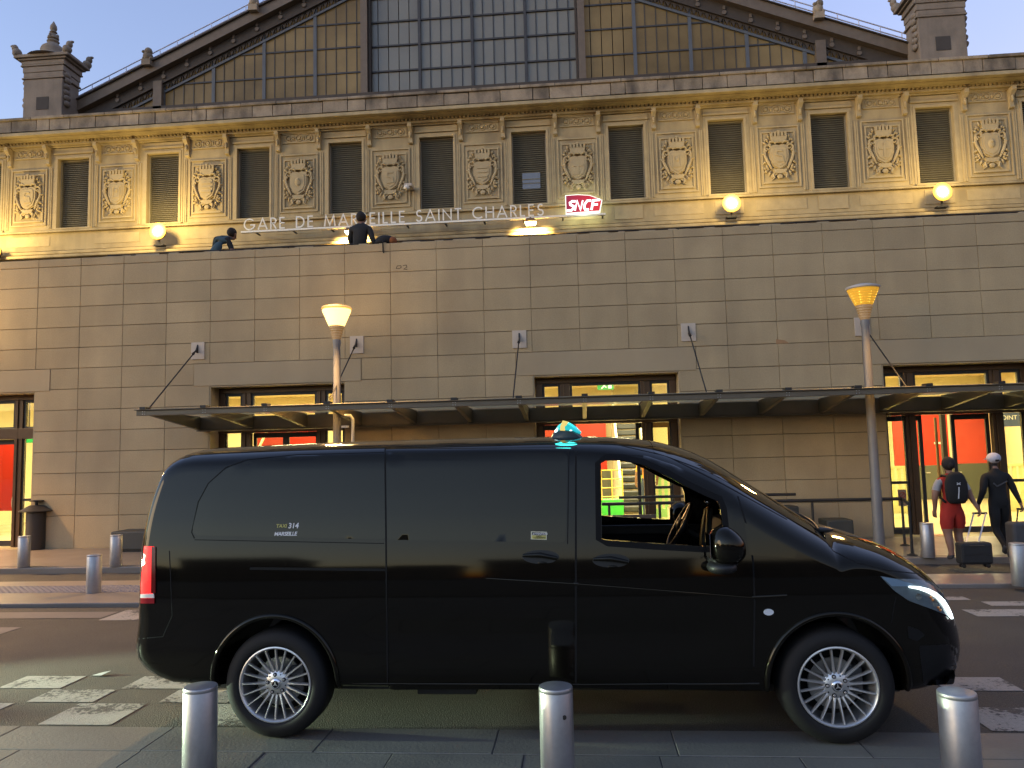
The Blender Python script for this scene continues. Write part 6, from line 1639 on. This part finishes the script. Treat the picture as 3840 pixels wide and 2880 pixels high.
# wheels
def wheel(x, s, rot, steer=0):
    t = bpy.data.objects.new('wheel', None); COL.objects.link(t); t.parent = van; t.location = (x, s * .935, WR); t.rotation_euler = (0, 0, 0 if s < 0 else PI)
    # tyre: outer face at local y=0, barrel towards +y
    prof = [(.232, .012), (.236, -.002), (.255, -.012), (.285, -.010), (.312, .002), (.327, .018), (.335, .045), (.3355, .11), (.335, .18), (.325, .205), (.29, .222), (.24, .225)]
    ty = MB().lathe(prof, 56, axis='y', caps=False)
    ty.build('tyre', TYRE, t, smooth=50, local=True)
    gr_ = MB()
    for y in (.07, .11, .15): gr_.lathe([(.3357, y - .004), (.3359, y), (.3357, y + .004)], 56, axis='y')
    r = MB()
    n = 64
    r.lathe([(.2335, .012), (.2335, -.004), (.226, -.006), (.218, .002), (.214, .02), (.211, .05), (.20, .16), (.2005, .165), (.212, .05), (.2145, .03)], n, axis='y', caps=False)
    for k in range(20):
        a = rot + k * 2 * PI / 20; ca, sa = math.cos(a), math.sin(a)
        def pt(rr, tt, y): return (rr * ca - tt * sa, y, rr * sa + tt * ca)
        sec = [(.066, .0105, .028, .060), (.10, .0065, .020, .05), (.16, .0052, .008, .034), (.217, .0056, .000, .022)]
        vs = []; fs = []
        for rr, h, y0, y1 in sec: vs += [pt(rr, -h, y0 + .004), pt(rr, -h * .55, y0), pt(rr, h * .55, y0), pt(rr, h, y0 + .004), pt(rr, h, y1), pt(rr, -h, y1)]
        for i in range(3):
            for j in range(6): fs.append((i * 6 + j, i * 6 + (j + 1) % 6, (i + 1) * 6 + (j + 1) % 6, (i + 1) * 6 + j))
        r.add(vs, fs)
    # hub
    r.lathe([(.004, .016), (.040, .018), (.060, .022), (.078, .032), (.078, .065)], 40, axis='y')
    rim = r.build('rim', ALLOY, t, smooth=45, local=True)
    for k in range(5):
        a = rot + PI / 2 + k * 2 * PI / 5 + 2 * PI / 40
        lg = MB(); lg.lathe([(.0125, .016), (.0125, .024)], 12, (.056 * math.cos(a), 0, .056 * math.sin(a)), axis='y'); lg.build('lug_recess', SEAM, t, local=True)
        MB().lathe([(.006, .011), (.008, .0125), (.008, .0155)], 6, (.056 * math.cos(a), 0, .056 * math.sin(a)), axis='y').build('lug_nut', M_steel, t, local=True)
        b = a + PI / 5; MB().lathe([(.004, .0165), (.004, .022)], 8, (.062 * math.cos(b), 0, .062 * math.sin(b)), axis='y').build('rim_hole', SEAM, t, local=True)
    cp = MB(); cp.lathe([(.004, .005), (.026, .006), (.032, .010), (.034, .017)], 24, axis='y'); cp = cp.build('hub_cap', CHROME, t, smooth=40, local=True)
    MB().lathe([(.003, .0035), (.0235, .0045), (.0235, .0055)], 24, axis='y').build('hub_disc', SEAM, t, local=True)
    sm2 = MB(); sm2.tube([(.0235 * math.cos(q), .0035, .0235 * math.sin(q)) for q in np.linspace(0, 2 * PI, 25)[:-1]], .0022, 5, closed=True)
    for k in range(3):
        a = rot + PI / 2 + k * 2 * PI / 3
        sm2.hexa([(.0 + .0045 * math.cos(a + PI / 2), .0005, .0045 * math.sin(a + PI / 2)), (.0225 * math.cos(a), .002, .0225 * math.sin(a)), (.0225 * math.cos(a), .0034, .0225 * math.sin(a)), (.0045 * math.cos(a + PI / 2), .0034, .0045 * math.sin(a + PI / 2)),
                  (.0045 * math.cos(a - PI / 2), .0005, .0045 * math.sin(a - PI / 2)), (.0225 * math.cos(a) + 1e-4, .002, .0225 * math.sin(a) + 1e-4), (.0225 * math.cos(a) + 1e-4, .0034, .0225 * math.sin(a) + 1e-4), (.0045 * math.cos(a - PI / 2), .0034, .0045 * math.sin(a - PI / 2))])
    sm2.build('star_emblem', ALLOY, t, local=True)
    bd = MB(); bd.lathe([(.06, .085), (.15, .085), (.15, .105), (.06, .105)], 40, axis='y', caps=False); bd.build('brake_disc', pm('brake_steel', (.25, .24, .22), .35, metal=.9, var=.2, scale=30), t, smooth=40, local=True)
    ca_ = MB(); ca_.box(.07, .165, .06, .15, -.06, .10); ca_.build('brake_caliper', pm('caliper_grey', (.06, .06, .06), .5), t, local=True, bevel=.015)
    MB().lathe([(.02, .166), (.199, .166), (.199, .17)], 40, axis='y').build('wheel_back', SEAM, t, local=True)
    return t
for s in (-1, 1):
    wheel(-WB2, s, 0); wheel(WB2, s, math.radians(7))
# underbody
ub = MB(); ub.box(-2.3, 2.2, -.56, .56, .20, .262); ub.box(-.9, -.5, -.5, .45, .15, .199); ub.box(.5, .9, -.3, .5, .14, .199)
ub.tube([(-1.75, -.5, .30), (-1.75, .5, .30)], .05, 10); ub.tube([(1.7, -.5, .26), (1.7, .5, .26)], .04, 10)
ub.build('underbody', TRIM, van, local=True)
# roof taxi sign
q0 = on_plane(1225, 955, -.30)
tsx = q0.x; rzt = bvh.ray_cast(Vector((tsx, -.30, 3)), Vector((0, 0, -1)))[0].z
ts = bpy.data.objects.new('taxi_sign', None); COL.objects.link(ts); ts.parent = van; ts.location = (tsx, -.30, rzt)
zb_ = rzt
def L3(px, py): p = on_plane(px, py, -.30); return (p.x, p.z)
base_o = [L3(*q) for q in [(1187, 957), (1191, 944), (1196, 935), (1206, 928), (1240, 930), (1253, 938), (1266, 950), (1270, 957)]]
top_o = [L3(*q) for q in [(1198, 935), (1200, 929), (1206, 920), (1214, 914), (1222, 911), (1232, 914), (1246, 923), (1256, 933), (1254, 938), (1236, 942), (1214, 942), (1202, 940)]]
def dome(name, o_, w, m, infl):
    mb = MB(); c = np.mean(o_, axis=0); rings = [(0.0, w), (.5, w * 1.0), (.8, w * .8), (.97, w * .35)]
    vs = []; fs = []; n = len(o_)
    lv = [(1.0, -w * .55), (1.0, w * .55)]
    seq = [(.72, -w), (.93, -w * .8), (1, -w * .45), (1, w * .45), (.93, w * .8), (.72, w)]
    for sc, y in seq:
        for p in o_: q = c + (np.array(p) - c) * sc; vs.append((q[0] - tsx, y, q[1] - rzt))
    for i in range(len(seq) - 1):
        for j in range(n): fs.append((i * n + j, i * n + (j + 1) % n, (i + 1) * n + (j + 1) % n, (i + 1) * n + j))
    fs += [tuple(range(n))[::-1], tuple(range((len(seq) - 1) * n, len(seq) * n))]
    mb.add(vs, fs); return mb.build(name, m, ts, smooth=60, local=True)
dome('sign_base', base_o, .16, pm('sign_base_teal', (.01, .03, .03), .35), 0)
M_teal = pm('lit_teal_lens', (.02, .5, .5), .25, var=0, emit=(.03, .62, .66), estr=.5)
dome('sign_lens', top_o, .135, M_teal, 0)
yl_ = MB(); 
p = [L3(*q) for q in [(1211, 942), (1212, 922), (1217, 911), (1229, 914), (1225, 921), (1221, 924), (1223, 942)]]
yl_.prism([(a - tsx, b - rzt + .004) for a, b in p], -.15, .15); yl_.build('sign_ridge', pm('lit_amber_ridge', (.6, .45, .1), .3, var=0, emit=(1, .75, .22), estr=.5), ts, local=True)
hb = MB()
for px in (1204, 1234):
    a = L3(px, 934); hb.ell((a[0] - tsx, -.125, a[1] - rzt), (.016, .02, .018), 8, 6)
hb.build('sign_bulb', pm('lit_white_bulb', (.8, 1, 1), .3, var=0, emit=(.7, 1, 1), estr=1.5), ts, smooth=60, local=True)
lamp('taxi_light', 'POINT', (0, 0, 0), .09, (.05, .9, .85), .08).parent = ts
bpy.data.objects['taxi_light'].location = (0, -.05, .22)
# unseen next taxi, added as source for the headlamps grazing road, bollards and van
q2 = copy_tree(van, loc=(VX - 11.0, VY - .30, .010), label='added second black taxi van, unseen behind the first, as source of the headlamp light')
for dy in (-.70, .70):
    lamp('headlamp_beam', 'SPOT', (VX - 11.0 + 2.64, VY - .30 + dy, .80), 95, (.78, 1, .70), .07, rot=(math.radians(88.5), 0, math.radians(-92 + 4 * dy)), spot_size=math.radians(30), spot_blend=.6)
